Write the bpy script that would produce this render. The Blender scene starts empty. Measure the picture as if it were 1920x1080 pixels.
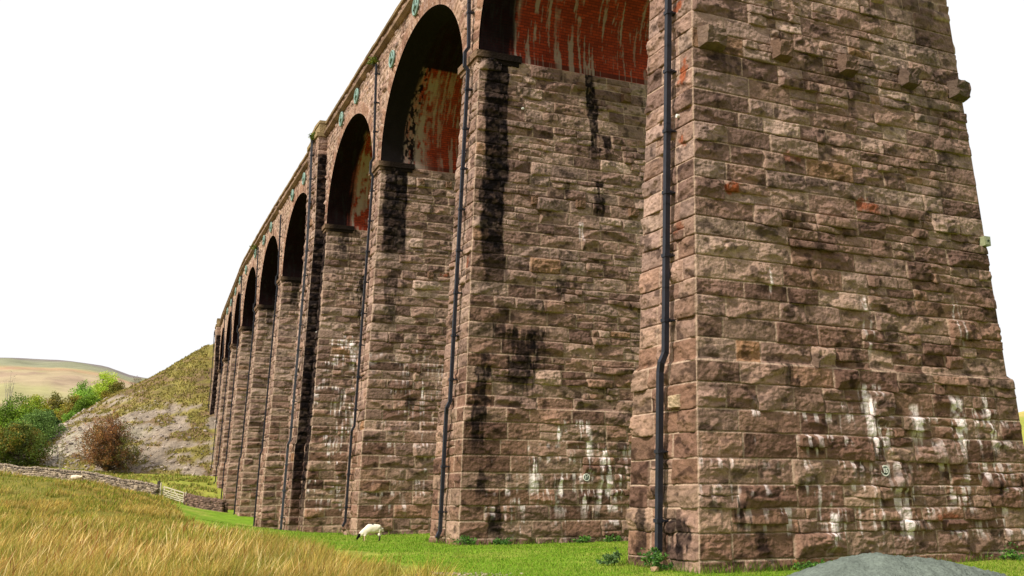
import bpy, bmesh, math, random
import numpy as np
from mathutils import Vector, Matrix

random.seed(7)
RNG = np.random.default_rng(11)
scene = bpy.context.scene
COL = scene.collection
YAW = math.radians(26.17)
CA, SA = math.cos(YAW), math.sin(YAW)
HC = 1.9

# ------------------------------------------------------------------ basics
def lin(r, g, b):
    f = lambda c: (c/255/12.92) if c <= 10.3 else ((c/255+0.055)/1.055)**2.4
    return np.array([f(r), f(g), f(b)])

def L2W(r, f):
    return r*CA + f*SA, -r*SA + f*CA

def tag(o, label=None, cat=None, group=None, kind=None):
    if label: o['label'] = label
    if cat: o['category'] = cat
    if group: o['group'] = group
    if kind: o['kind'] = kind
    return o

def empty(name, loc=(0, 0, 0), rz=0.0, parent=None):
    o = bpy.data.objects.new(name, None)
    o.location = loc; o.rotation_euler = (0, 0, rz)
    o.empty_display_size = 0.3
    COL.objects.link(o)
    if parent: o.parent = parent
    return o

def link(name, me, mat=None, parent=None):
    o = bpy.data.objects.new(name, me)
    COL.objects.link(o)
    if mat is not None:
        for m in (mat if isinstance(mat, (list, tuple)) else [mat]):
            me.materials.append(m)
    if parent: o.parent = parent
    return o

def mesh_np(name, V, F, col=None, smooth=True, uv=None, extra=None):
    """V (n,3), F (m,k) index array (k = 3 or 4)"""
    me = bpy.data.meshes.new(name)
    V = np.ascontiguousarray(V, dtype=np.float32); F = np.ascontiguousarray(F, dtype=np.int32)
    n, m, k = len(V), len(F), F.shape[1]
    me.vertices.add(n); me.vertices.foreach_set('co', V.ravel())
    me.loops.add(m*k); me.loops.foreach_set('vertex_index', F.ravel())
    me.polygons.add(m)
    me.polygons.foreach_set('loop_start', np.arange(0, m*k, k, dtype=np.int32))
    if smooth:
        me.polygons.foreach_set('use_smooth', np.ones(m, dtype=bool))
    else:
        me.polygons.foreach_set('use_smooth', np.zeros(m, dtype=bool))
    if col is not None:
        a = me.attributes.new('Col', 'FLOAT_COLOR', 'POINT')
        c = np.ones((n, 4), dtype=np.float32); c[:, :col.shape[1]] = col
        a.data.foreach_set('color', c.ravel())
    if uv is not None:
        u = me.uv_layers.new(name='UVMap')
        u.data.foreach_set('uv', np.ascontiguousarray(uv[F.ravel()], dtype=np.float32).ravel())
    me.update(calc_edges=True); me.validate()
    return me

# value noise ------------------------------------------------------
_T = np.random.default_rng(5).random((256, 256))
def vnoise(x, y):
    xi = np.floor(x).astype(np.int64); yi = np.floor(y).astype(np.int64)
    fx = x-xi; fy = y-yi
    fx = fx*fx*(3-2*fx); fy = fy*fy*(3-2*fy)
    a = _T[xi & 255, yi & 255]; b = _T[(xi+1) & 255, yi & 255]
    c = _T[xi & 255, (yi+1) & 255]; d = _T[(xi+1) & 255, (yi+1) & 255]
    return (a*(1-fx)+b*fx)*(1-fy)+(c*(1-fx)+d*fx)*fy
def fbm(x, y, o=4, g=0.5):
    s = 0; a = 1; t = 0
    for i in range(o):
        s = s+a*vnoise(x*2**i+17.3*i, y*2**i+5.1*i); t += a; a *= g
    return s/t
def ridged(x, y, o=3):
    s = 0; a = 1; t = 0
    for i in range(o):
        s = s+a*np.abs(2*vnoise(x*2**i+9.7*i, y*2**i+3.3*i)-1); t += a; a *= 0.5
    return s/t
def sstep(a, b, x):
    t = np.clip((x-a)/(b-a), 0, 1); return t*t*(3-2*t)

# ------------------------------------------------------------------ materials
def new_mat(name):
    m = bpy.data.materials.new(name); m.use_nodes = True
    nt = m.node_tree; nt.nodes.clear()
    out = nt.nodes.new('ShaderNodeOutputMaterial')
    b = nt.nodes.new('ShaderNodeBsdfPrincipled')
    nt.links.new(b.outputs[0], out.inputs[0])
    return m, nt, b

def N(nt, t, **k):
    n = nt.nodes.new(t)
    for a, v in k.items(): setattr(n, a, v)
    return n

def attr_mat(name, rough=0.9, var=0.35, nscale=9.0, bump=0.0, bscale=20.0, bdist=0.02, spec=0.3, trans=0.0, streak=None):
    """albedo from the per-vertex colour of the thing, broken up by object-space noise"""
    m, nt, b = new_mat(name)
    at = N(nt, 'ShaderNodeAttribute', attribute_name='Col')
    tc = N(nt, 'ShaderNodeTexCoord')
    src = tc.outputs['Object']
    if streak:
        mp = N(nt, 'ShaderNodeMapping'); mp.inputs['Scale'].default_value = streak
        nt.links.new(src, mp.inputs[0]); src = mp.outputs[0]
    no = N(nt, 'ShaderNodeTexNoise'); no.inputs['Scale'].default_value = nscale
    no.inputs['Detail'].default_value = 6; no.inputs['Roughness'].default_value = 0.7
    nt.links.new(src, no.inputs['Vector'])
    mr = N(nt, 'ShaderNodeMapRange')
    mr.inputs['From Min'].default_value = 0.25; mr.inputs['From Max'].default_value = 0.75
    mr.inputs['To Min'].default_value = 1-var; mr.inputs['To Max'].default_value = 1+var
    nt.links.new(no.outputs['Fac'], mr.inputs['Value'])
    mx = N(nt, 'ShaderNodeVectorMath', operation='SCALE')
    nt.links.new(at.outputs['Color'], mx.inputs[0]); nt.links.new(mr.outputs[0], mx.inputs['Scale'])
    nt.links.new(mx.outputs[0], b.inputs['Base Color'])
    b.inputs['Roughness'].default_value = rough
    b.inputs['Specular IOR Level'].default_value = spec
    if bump > 0:
        n2 = N(nt, 'ShaderNodeTexNoise'); n2.inputs['Scale'].default_value = bscale
        n2.inputs['Detail'].default_value = 5
        nt.links.new(src, n2.inputs['Vector'])
        bp = N(nt, 'ShaderNodeBump'); bp.inputs['Strength'].default_value = bump; bp.inputs['Distance'].default_value = bdist
        nt.links.new(n2.outputs['Fac'], bp.inputs['Height']); nt.links.new(bp.outputs[0], b.inputs['Normal'])
    if trans > 0:
        out = [n for n in nt.nodes if n.type == 'OUTPUT_MATERIAL'][0]
        tr = N(nt, 'ShaderNodeBsdfTranslucent'); nt.links.new(mx.outputs[0], tr.inputs[0])
        ms = N(nt, 'ShaderNodeMixShader'); ms.inputs[0].default_value = trans
        nt.links.new(b.outputs[0], ms.inputs[1]); nt.links.new(tr.outputs[0], ms.inputs[2])
        nt.links.new(ms.outputs[0], out.inputs[0])
    return m

def plain_mat(name, rgb, rough=0.6, var=0.2, scale=6.0, metallic=0.0, bump=0.0):
    m, nt, b = new_mat(name)
    tc = N(nt, 'ShaderNodeTexCoord')
    no = N(nt, 'ShaderNodeTexNoise'); no.inputs['Scale'].default_value = scale; no.inputs['Detail'].default_value = 6
    nt.links.new(tc.outputs['Object'], no.inputs['Vector'])
    cr = N(nt, 'ShaderNodeValToRGB')
    cr.color_ramp.elements[0].position = 0.3; cr.color_ramp.elements[1].position = 0.7
    cr.color_ramp.elements[0].color = (*[c*(1-var) for c in rgb], 1)
    cr.color_ramp.elements[1].color = (*[min(1, c*(1+var)) for c in rgb], 1)
    nt.links.new(no.outputs['Fac'], cr.inputs[0]); nt.links.new(cr.outputs[0], b.inputs['Base Color'])
    b.inputs['Roughness'].default_value = rough; b.inputs['Metallic'].default_value = metallic
    if bump > 0:
        bp = N(nt, 'ShaderNodeBump'); bp.inputs['Strength'].default_value = bump; bp.inputs['Distance'].default_value = 0.03
        nt.links.new(no.outputs['Fac'], bp.inputs['Height']); nt.links.new(bp.outputs[0], b.inputs['Normal'])
    return m

M_STONE = attr_mat('gritstone', 0.95, 0.30, 6.0, 1.0, 9.0, 0.06, 0.02)
M_GRASSG = attr_mat('meadow_ground', 0.95, 0.45, 3.0, 0.9, 9.0, 0.06, 0.1)
M_BLADE = attr_mat('grass_blades', 0.7, 0.12, 2.0, spec=0.15, trans=0.3)
M_LEAF = attr_mat('leaves', 0.65, 0.2, 3.0, spec=0.2, trans=0.25)
M_BARK = plain_mat('bark', (0.075, 0.055, 0.04), 0.9, 0.35, 8, bump=0.5)
M_PALEBARK = plain_mat('pale_dead_bark', (0.30, 0.27, 0.22), 0.9, 0.3, 8)
M_SCREE = attr_mat('scree_slope', 0.95, 0.45, 1.6, 1.0, 3.0, 0.25, 0.15)
M_MOOR = attr_mat('moorland', 0.97, 0.25, 0.012, 0.6, 0.05, 4.0, 0.05)
M_ROCK = attr_mat('loose_stone', 0.92, 0.3, 5.0, 0.6, 12.0, 0.03, 0.2)
M_PIPE = plain_mat('navy_pipe_paint', (0.007, 0.008, 0.016), 0.6, 0.5, 5)
M_PIPEG = plain_mat('worn_grey_pipe_paint', (0.04, 0.045, 0.058), 0.7, 0.4, 3)
M_TIE = plain_mat('pale_green_iron', (0.17, 0.27, 0.23), 0.7, 0.3, 5)
M_WHITE = plain_mat('plate_white', (0.72, 0.72, 0.66), 0.5, 0.1, 20)
M_DARKPL = plain_mat('plate_dark', (0.035, 0.06, 0.05), 0.5, 0.2, 20)
M_WOOD = plain_mat('weathered_pale_wood', (0.48, 0.42, 0.30), 0.8, 0.25, 12)
M_DWOOD = plain_mat('dark_post_wood', (0.045, 0.032, 0.025), 0.9, 0.3, 8)
M_BOX = plain_mat('box_green_paint', (0.28, 0.30, 0.17), 0.5, 0.15, 9)
M_WOOL = attr_mat('fleece', 0.95, 0.12, 25.0, 0.7, 40.0, 0.02, 0.1)
M_GRAVEL = attr_mat('grey_green_gravel', 0.98, 0.34, 9.0, 1.0, 16.0, 0.06, 0.05)

# brick soffit: brick courses from UV, staining colour from the vertex colour
def soffit_mat():
    m, nt, b = new_mat('red_brick_soffit')
    uv = N(nt, 'ShaderNodeUVMap')
    br = N(nt, 'ShaderNodeTexBrick')
    br.inputs['Scale'].default_value = 1.0
    br.inputs['Brick Width'].default_value = 0.34; br.inputs['Row Height'].default_value = 0.125
    br.inputs['Mortar Size'].default_value = 0.014; br.inputs['Bias'].default_value = 0.0
    br.inputs['Color1'].default_value = (0.31, 0.042, 0.018, 1); br.inputs['Color2'].default_value = (0.19, 0.028, 0.014, 1)
    br.inputs['Mortar'].default_value = (0.10, 0.022, 0.015, 1)
    nt.links.new(uv.outputs[0], br.inputs['Vector'])
    at = N(nt, 'ShaderNodeAttribute', attribute_name='Col')
    no = N(nt, 'ShaderNodeTexNoise'); no.inputs['Scale'].default_value = 1.3; no.inputs['Detail'].default_value = 8
    nt.links.new(uv.outputs[0], no.inputs['Vector'])
    mr = N(nt, 'ShaderNodeMapRange'); mr.inputs['From Min'].default_value = 0.25; mr.inputs['From Max'].default_value = 0.75
    mr.inputs['To Min'].default_value = 0.7; mr.inputs['To Max'].default_value = 1.3
    nt.links.new(no.outputs['Fac'], mr.inputs['Value'])
    vm = N(nt, 'ShaderNodeVectorMath', operation='SCALE'); nt.links.new(br.outputs['Color'], vm.inputs[0]); nt.links.new(mr.outputs[0], vm.inputs['Scale'])
    mx = N(nt, 'ShaderNodeMix', data_type='RGBA')
    nt.links.new(at.outputs['Alpha'], mx.inputs['Factor'])
    nt.links.new(vm.outputs[0], mx.inputs['A']); nt.links.new(at.outputs['Color'], mx.inputs['B'])
    nt.links.new(mx.outputs['Result'], b.inputs['Base Color'])
    bp = N(nt, 'ShaderNodeBump'); bp.inputs['Strength'].default_value = 0.6; bp.inputs['Distance'].default_value = 0.02
    nt.links.new(br.outputs['Fac'], bp.inputs['Height']); bp.invert = True
    nt.links.new(bp.outputs[0], b.inputs['Normal'])
    b.inputs['Roughness'].default_value = 0.95; b.inputs['Specular IOR Level'].default_value = 0.05
    return m
M_SOFFIT = soffit_mat()

# ------------------------------------------------------------------ viaduct centre line
_PT = [(-60, 15.7), (-10, 16.6), (5, 16.75), (22.5, 16.95), (38.6, 17.35), (55, 18.55), (70.2, 19.75), (81.3, 20.65), (96.2, 21.85),
       (105, 22.6), (121, 24.1), (135.3, 25.95), (158.7, 28.9), (179, 31.8), (190, 33.6), (200, 35.3), (240, 42.5), (300, 54.0)]
_yy = np.linspace(-60, 300, 1441)
_xx = np.interp(_yy, [p[0] for p in _PT], [p[1] for p in _PT])
_k = np.hanning(41); _k /= _k.sum()
_xs = np.convolve(np.pad(_xx, 20, mode='edge'), _k, 'valid')
def XI(Y): return np.interp(Y, _yy, _xs)
def PHI(Y): return np.arctan((XI(np.asarray(Y)+4)-XI(np.asarray(Y)-4))/8)

ZI, LEDGE, ZCR, ZST, ZTOP = 20.8, 5.4, 26.55, 27.95, 29.1
DECKW = 8.7

# ------------------------------------------------------------------ masonry engine
PAL = np.array([lin(*c) for c in [(144, 115, 98), (136, 107, 92), (154, 127, 110), (122, 94, 81), (150, 122, 106), (134, 104, 88), (162, 136, 119),
                                  (118, 91, 79), (142, 112, 95), (144, 112, 93), (154, 129, 112), (138, 113, 100), (146, 119, 106)]])
_g = PAL.mean(1, keepdims=True); PAL = (PAL*.90+_g*np.array([[1.04, 1.0, .90]])*.10)*np.array([[.97, .90, .855]])
MORTAR = lin(176, 152, 132)
RUST = lin(140, 76, 48)

def courses(seed, z0, z1, low, high, zl=LEDGE):
    """course heights: big in the plinth, slimmer in the shaft, with a joint exactly at the ledge"""
    rng = np.random.default_rng(seed)
    out = []
    for a, b, (h0, h1) in ((z0, min(zl, z1), low), (zl, z1, high)):
        if b <= a: continue
        z = a; hs = []
        while z < b: h = rng.uniform(h0, h1); hs.append(h); z += h
        hs = np.array(hs); hs *= (b-a)/hs.sum()
        out += list(a+np.concatenate([[0], np.cumsum(hs)[:-1]]))
    return np.array(out+[z1])

def blocks(seed, W, zs, lmin=0.6, lmax=1.7, psplit=0.42):
    rng = np.random.default_rng(seed)
    B = []
    def runs(x0, x1, a, b):
        x = x0; xs = [x0]
        while x < x1-1e-6:
            x += rng.uniform(a, b); xs.append(x)
        if len(xs) > 2 and xs[-1] > x1+1e-6 and (xs[-1]-x1) > 0.5*(xs[-1]-xs[-2]): xs.pop()
        xs = np.array(xs); xs = x0+(xs-x0)*(x1-x0)/(xs[-1]-x0)
        return xs
    for z0, z1 in zip(zs[:-1], zs[1:]):
        h = z1-z0
        xs = runs(0, W, lmin, lmax)
        prev = False
        for i, (x0, x1) in enumerate(zip(xs[:-1], xs[1:])):
            edge = (i == 0 or i == len(xs)-2)
            sp = h > 0.4 and rng.random() < (0.62 if prev else psplit) and not (edge and rng.random() < 0.75)
            prev = sp
            if sp:
                zm = z0+h*rng.uniform(0.38, 0.6)
                for a, b in ((z0, zm), (zm, z1)):
                    q = runs(x0, x1, 0.35, 1.2) if rng.random() < 0.6 and x1-x0 > 0.8 else np.array([x0, x1])
                    for p0, p1 in zip(q[:-1], q[1:]): B.append((p0, p1, a, b))
            else:
                B.append((x0, x1, z0, z1))
    return np.array(B)

def relief(A, Z, ids, B, seed, amp=1.0, g=0.03, joint=0.014):
    """A,Z metric coordinates; ids block id; B blocks. returns height, edge distance"""
    rng = np.random.default_rng(seed+99)
    nb = len(B)
    x0, x1, z0, z1 = [B[ids, i] for i in range(4)]
    d = np.minimum(np.minimum(A-x0, x1-A), np.minimum((Z-z0)*1.0, z1-Z))
    dbev = np.minimum(np.minimum(A-x0, x1-A), np.minimum((Z-z0)*2.4, z1-Z))
    dt = z1-Z
    prom = np.where(rng.random(nb) < 0.12, 1.8, rng.uniform(0.7, 1.25, nb))
    flat = rng.random(nb) < 0.15
    prom[flat] *= 0.5
    h = None
    cx = (x0+x1)/2; cz = (z0+z1)/2
    wob = (vnoise(A*6+seed, Z*6)-0.5)*0.10
    for k in range(5):
        gx = rng.uniform(-0.26, 0.26, nb); gz = rng.uniform(-0.38, 0.06, nb) if k < 4 else rng.uniform(.2, .8, nb); c = rng.uniform(0.08, 0.17, nb)
        c = c*prom; gx[flat] *= 0.3; gz[flat] *= 0.3
        ox = rng.uniform(-0.2, 0.2, nb); oz = rng.uniform(-0.12, 0.12, nb)
        p = c[ids]+gx[ids]*(A-cx-ox[ids]+wob)+gz[ids]*(Z-cz-oz[ids]+wob*0.7)
        h = p if h is None else np.minimum(h, p)
    sl = rng.uniform(2.0, 4.5, nb)
    bev = np.maximum(dbev+(vnoise(A*11, Z*11)-0.5)*0.012-joint*0.9, 0)*sl[ids]
    h = np.minimum(np.maximum(h, 0.012), bev)
    rough = (ridged(A*2.6+ids*1.7, Z*5.5+ids*0.9, 4)-0.42)*0.095+(vnoise(A*13, Z*19)-0.5)*0.03
    h = h+rough*np.clip(d*9, 0, 1)*np.minimum(prom[ids], 1.3)
    h = np.clip(h, 0.0, .30)*amp-.045*(1-sstep(.0, .02+g, Z-z0))*(Z-z0 < .5)
    return h, d, dt

def stone_colour(A, Z, ids, B, d, dt, h, seed, bright=1.0, g=0.03, joint=0.014, sats=1.0):
    rng = np.random.default_rng(seed+7)
    nb = len(B)
    pc = PAL[rng.integers(0, len(PAL), nb)]*rng.uniform(0.76, 1.24, nb)[:, None]
    och = rng.random(nb) < 0.010
    pc[och] = lin(146, 108, 78)*rng.uniform(0.8, 1.1, och.sum())[:, None]
    rst = rng.random(nb) < 0.0
    pc[rst] = lin(146, 88, 60)
    c = pc[ids]
    n1 = fbm(A*1.1+seed, Z*1.1, 3); n2 = fbm(A*7+ids, Z*11, 4); n3 = fbm(A*0.28+seed*3, Z*0.2, 3)
    c = c*(0.66+0.68*n2)[..., None]*(0.9+0.2*n1)[..., None]*(0.84+0.32*n3)[..., None]
    hz = sstep(2.0, 13.0, Z+(n3-.5)*6)[..., None]      # darker lower courses, lighter greyer stone above
    c = c*(.88+.24*hz); gg = c.mean(-1, keepdims=True); c = c*(1-.28*hz)+gg*np.array([1.09, .98, .94])*.28*hz
    # grime in dark patches of its own shape
    gr = sstep(0.58, 0.72, fbm(A*2.6+31+seed, Z*3.6, 4))
    c = c*(1-0.58*gr)[..., None]
    m = 1-sstep(joint*0.7, joint*0.95+max(0.012, g*0.5), d+(vnoise(A*23, Z*23)-0.5)*0.010)
    m = m*(0.7+0.3*sstep(0.3, 0.6, vnoise(A*2+3, Z*2)))
    c = c*(1-m[..., None])+MORTAR*(0.75+0.5*n2)[..., None]*m[..., None]
    return c*bright

SOOT = np.array([0.0045, 0.004, 0.005]); LIME = lin(250, 236, 234)
def apply_stains(c, A, Z, dt, st, seed):
    for s in st:
        kind, s0, zt, zb, w, k = s
        wig = (fbm(Z*0.7+s0*3, A*0+seed, 2)-0.5)*0.7*w if kind != 'SBAND' else (fbm(Z*0.9+s0, A*0, 3)-0.5)*0.45
        a = np.abs(A-s0-wig)
        vert = sstep(zb-0.3, zb+0.25+(zt-zb)*0.25, Z)*(1-sstep(zt-0.05, zt+0.15, Z))
        if kind == 'B':
            m = (1-sstep(w*0.35, w*0.75, a+(fbm(A*9, Z*1.3, 4)-0.5)*w*1.5+(fbm(A*3, Z*2.5, 3)-0.5)*w*1.2))*vert*k*(.75+.25*sstep(.35, .5, fbm(A*7, Z*7, 3)))
            c = c*(1-m[..., None])+SOOT*m[..., None]
        elif kind == 'SBAND':
            m = (1-sstep(w*0.85, w*1.05, a+(fbm(A*8, Z*0.9, 3)-0.5)*0.25))*vert*k*(0.84+0.16*sstep(0.35, 0.55, fbm(A*5, Z*5, 3)))
            c = c*(1-m[..., None])+SOOT*m[..., None]
        elif kind == 'W':
            n = fbm(A*8.5+seed, Z*0.9, 3)
            m = (1-sstep(w*0.3, w, a))*vert*sstep(0.50, 0.60, n)*sstep(0.30, 0.5, fbm(A*4, Z*3.3, 3))*k
            c = c*(1-m[..., None])+LIME*m[..., None]
        elif kind == 'WF':   # scattered lime field, starting at bed joints
            n = fbm(A*9.5+seed*1.3, Z*0.8, 3)
            top = 1-sstep(0.08, 0.34, dt)
            cl = sstep(0.50, 0.66, fbm(A*0.9+seed, Z*0.9, 2))
            m = (1-sstep(w*0.6, w, a))*vert*sstep(0.56, 0.62, n)*np.maximum(top, 0.25*cl)*sstep(0.42, 0.6, fbm(A*1.3+9, Z*1.6, 2)+0.15*cl)*k
            c = c*(1-m[..., None])+LIME*m[..., None]
        elif kind == 'R':
            r = np.hypot(A-s0, (Z-(zt+zb)/2)*w/(zt-zb)*1.5)
            m = (1-sstep(w*0.25, w*0.55, r+(fbm(A*6, Z*6, 3)-0.5)*w*0.9))*k
            c = c*(1-m[..., None])+RUST*(0.6+0.8*fbm(A*9, Z*9, 2))[..., None]*m[..., None]
    return c

def raster(S, Zr, B):
    ids = np.zeros((len(Zr), len(S)), dtype=np.int32)
    for k, (x0, x1, z0, z1) in enumerate(B):
        a, b = np.searchsorted(S, x0), np.searchsorted(S, x1)
        r, t = np.searchsorted(Zr, z0), np.searchsorted(Zr, z1)
        ids[r:t, a:b] = k
    return ids

def grid_faces(nr, nc, keep=None):
    i = np.arange(nr*nc).reshape(nr, nc)
    F = np.stack([i[:-1, :-1], i[:-1, 1:], i[1:, 1:], i[1:, :-1]], -1).reshape(-1, 4)
    if keep is not None: F = F[keep.ravel()]
    return F

def wall_panel(W, zs, g, pos, nrm, seed, amp=1.0, st=(), bright=1.0, ring=None, clamp=None, zrows=None, lmin=0.8, lmax=2.0, psplit=0.26, flip=False, flat=()):
    """returns V,F,C for a rock-faced wall. pos(S,Z)->(…,3); nrm likewise"""
    S = np.linspace(0, W, max(2, int(W/g)+1))
    Zr = np.linspace(zs[0], zs[-1], max(2, int((zs[-1]-zs[0])/g)+1)) if zrows is None else zrows
    B = blocks(seed, W, zs, lmin, lmax, psplit)
    ids = raster(S, Zr, B)
    A, Z = np.meshgrid(S, Zr)
    keep = None
    if clamp is not None:
        zl = clamp(S)[None, :]
        cl = Z < zl
        keep = ~(cl[:-1, :-1] & cl[:-1, 1:] & cl[1:, 1:] & cl[1:, :-1])
        Z = np.maximum(Z, zl)
    joint = max(0.014, g*0.42)
    h, d, dt = relief(A, Z, ids, B, seed, amp, g, joint)
    c = stone_colour(A, Z, ids, B, d, dt, h, seed, bright, g, joint)
    for (fs, fz, fr, fh) in flat:
        k = 1-sstep(fr, fr*1.6, np.hypot(A-fs, Z-fz)); h = h*(1-k)+fh*k
    if ring is not None:
        h, c = ring(A, Z, h, c, joint)
    c = apply_stains(c, A, Z, dt, st, seed)
    P = pos(A, Z)+nrm(A, Z)*h[..., None]
    zb0 = B[ids, 2]; P[..., 2] -= 0.60*h*(1-sstep(0.02, 0.16, Z-zb0))*(A > .04)*(A < W-.04)*(0 if clamp is not None else 1)
    F = grid_faces(len(Zr), len(S), keep)
    if flip: F = F[:, ::-1]
    return P.reshape(-1, 3), F, c.reshape(-1, 3)

def join_np(parts):
    V = []; F = []; C = []; o = 0
    for v, f, c in parts:
        V.append(v); F.append(f+o); C.append(c); o += len(v)
    return np.concatenate(V), np.concatenate(F), np.concatenate(C)

# generic soft box / tube collected as numpy
def box_np(cx, cy, cz, sx, sy, sz, R=None):
    v = np.array([[x, y, z] for x in (-.5, .5) for y in (-.5, .5) for z in (-.5, .5)])*[sx, sy, sz]
    if R is not None: v = v@np.array(R).T
    v = v+[cx, cy, cz]
    f = np.array([[0, 1, 3, 2], [4, 6, 7, 5], [0, 4, 5, 1], [2, 3, 7, 6], [0, 2, 6, 4], [1, 5, 7, 3]])
    return v, f

def beam(p, q, w, t, up=(0, 0, 1)):
    """rectangular bar from p to q, w = width sideways, t = thickness along up"""
    p = np.array(p, float); q = np.array(q, float); a = q-p; L = np.linalg.norm(a); a /= L
    u = np.array(up, float); s = np.cross(a, u); s /= np.linalg.norm(s); u = np.cross(s, a)
    R = np.stack([a, s, u], 1); c = (p+q)/2
    return box_np(*c, L, w, t, R)

def tube_np(P, rad, n=8):
    P = np.array(P, float); m = len(P)
    rad = np.broadcast_to(rad, (m,))
    V = []
    for i in range(m):
        t = P[min(i+1, m-1)]-P[max(i-1, 0)]; t /= np.linalg.norm(t)+1e-9
        u = np.cross(t, [0.31, 0.9, 0.11]); u /= np.linalg.norm(u); w = np.cross(t, u)
        a = np.arange(n)*2*math.pi/n
        V.append(P[i]+rad[i]*(np.cos(a)[:, None]*u+np.sin(a)[:, None]*w))
    V = np.concatenate(V); F = []
    for i in range(m-1):
        for j in range(n):
            F.append([i*n+j, i*n+(j+1) % n, (i+1)*n+(j+1) % n, (i+1)*n+j])
    return V, np.array(F)

def merge(L):
    V = []; F = []; o = 0
    for v, f in L:
        V.append(v); F.append(f+o); o += len(v)
    return np.concatenate(V), np.concatenate(F)

ICO = None
def ico():
    global ICO
    if ICO is None:
        bm = bmesh.new(); bmesh.ops.create_icosphere(bm, subdivisions=1, radius=1.0)
        bm.verts.ensure_lookup_table()
        ICO = (np.array([v.co[:] for v in bm.verts]), np.array([[v.index for v in f.verts] for f in bm.faces])); bm.free()
    return ICO

def stones_np(P, S, rng, cols, angular=0.22, R=None):
    """many deformed stones: centres P (n,3), sizes S (n,3), colours (n,3)"""
    v0, f0 = ico(); n = len(P); k = len(v0)
    vv = np.sign(v0)*np.abs(v0)**0.6
    V = vv[None]*(1+rng.uniform(-angular, angular, (n, k, 1)))*S[:, None, :]
    if R is None:
        a = rng.uniform(0, 6.28, n); b = rng.normal(0, 0.25, n)
    else:
        a, b = R
    ca, sa, cb, sb = np.cos(a)[:, None], np.sin(a)[:, None], np.cos(b)[:, None], np.sin(b)[:, None]
    x, y, z = V[..., 0], V[..., 1], V[..., 2]
    x, z = x*cb-z*sb, x*sb+z*cb
    x, y = x*ca-y*sa, x*sa+y*ca
    V = np.stack([x, y, z], -1)+P[:, None, :]
    F = (f0[None]+(np.arange(n)*k)[:, None, None]).reshape(-1, 3)
    C = np.repeat(cols, k, axis=0)
    return V.reshape(-1, 3), F, C

# ------------------------------------------------------------------ terrain
def pz(px, py, f): return ((px-960)/1935*f*0.985, f, HC+(929-py)/1975*f)
CP = [(-3, 5, 0.1), (8, 8, 0), (25, 8, 0), (45, 15, 0), (-20, 8, 0.3), (-45, 15, 1.0), (0, -25, 0), (-40, -25, 0.5), (40, -25, 0),
      (5, 27, 0.0), (10, 30, 0), (16, 30, 0.1), (20, 42, 0.2), (35, 50, 0.8), (-2, 42, 0), (6, 38, 0.05), (-8, 54, -0.15), (-12, 68, -0.5), (0, 62, 0), (10, 72, 0),
      pz(480, 998, 87), pz(445, 970, 100), pz(425, 958, 115), pz(413, 915, 131), pz(400, 893, 145), (-20, 130, 2.2), (-12, 100, 0.3), (0, 120, 2.0),
      (-7, 27, 0.1), (-14, 27, 0.15), (-11, 36, 0.25), (-20, 36, 0.6), (-14, 47, 0.2), (-19, 47, 0.6), (-27, 47, 0.9),
      (-20, 60, 0.1), (-25, 62, 0.8), (-36, 62, 1.5), (-19, 78, -0.4), (-25, 85, 0.2),
      pz(350, 965, 85), pz(300, 934, 85), pz(240, 920, 85), pz(150, 907, 85), pz(80, 900, 85), pz(0, 894, 85), pz(-150, 890, 85),
      pz(390, 968, 98), pz(325, 938, 115), pz(300, 930, 115), pz(240, 921, 118), pz(178, 907, 122), pz(90, 898, 126), pz(0, 890, 130), pz(-120, 885, 138),
      pz(300, 940, 103), pz(200, 925, 103), pz(60, 905, 105), pz(412, 958, 108),
      pz(340, 905, 130), pz(250, 893, 140), pz(150, 885, 145), pz(50, 872, 150), pz(-100, 868, 160), pz(400, 870, 160), (-95, 200, 8.5), (-60, 200, 8), (-20, 200, 8), (20, 180, 7),
      (45, 120, 5), (60, 80, 4), (80, 200, 15), (-150, 200, 12), (-150, 100, 7), (80, 30, 2), (-90, 40, 3), (-80, 0, 2), (-150, 0, 4), (100, 0, 3), (100, 100, 9)]
CPa = np.array(CP)
def _tps(r2): return 0.5*r2*np.log(r2+1e-6)
def _fit():
    X = CPa[:, :2]/50; n = len(X)
    K = _tps(((X[:, None]-X[None])**2).sum(-1))+np.eye(n)*0.0015
    Pm = np.c_[np.ones(n), X]
    A = np.zeros((n+3, n+3)); A[:n, :n] = K; A[:n, n:] = Pm; A[n:, :n] = Pm.T
    return np.linalg.solve(A, np.r_[CPa[:, 2], 0, 0, 0]), X
_w, _X = _fit()
def ground_rf(r, f):
    r = np.asarray(r, float); f = np.asarray(f, float); sh = np.broadcast(r, f).shape
    r = np.broadcast_to(r, sh).ravel(); f = np.broadcast_to(f, sh).ravel()
    rc = np.clip(r, -160, 110); fc = np.clip(f, -25, 205)
    q = np.c_[rc, fc]/50; out = np.zeros(len(q))
    for i in range(0, len(q), 20000):
        s = q[i:i+20000]
        out[i:i+20000] = _tps(((s[:, None]-_X[None])**2).sum(-1))@_w[:-3]+_w[-3]+s@_w[-2:]
    away = np.hypot(r-rc, f-fc)
    out = out+away*0.03*sstep(0, 300, away)
    lump = (fbm(r*0.35+40, f*0.35+90, 3)-0.5)*0.35*sstep(0, 6, np.abs(f-20))
    X, Y = L2W(r, f)
    rushy = sstep(5.5, 8.5, XI(Y)-X)
    out = out+lump*(0.12+0.88*rushy)
    return out.reshape(sh)
def W2L(x, y): return x*CA-y*SA, x*SA+y*CA
def gz(x, y):
    r, f = W2L(np.asarray(x, float), np.asarray(y, float)); return ground_rf(r, f)

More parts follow.
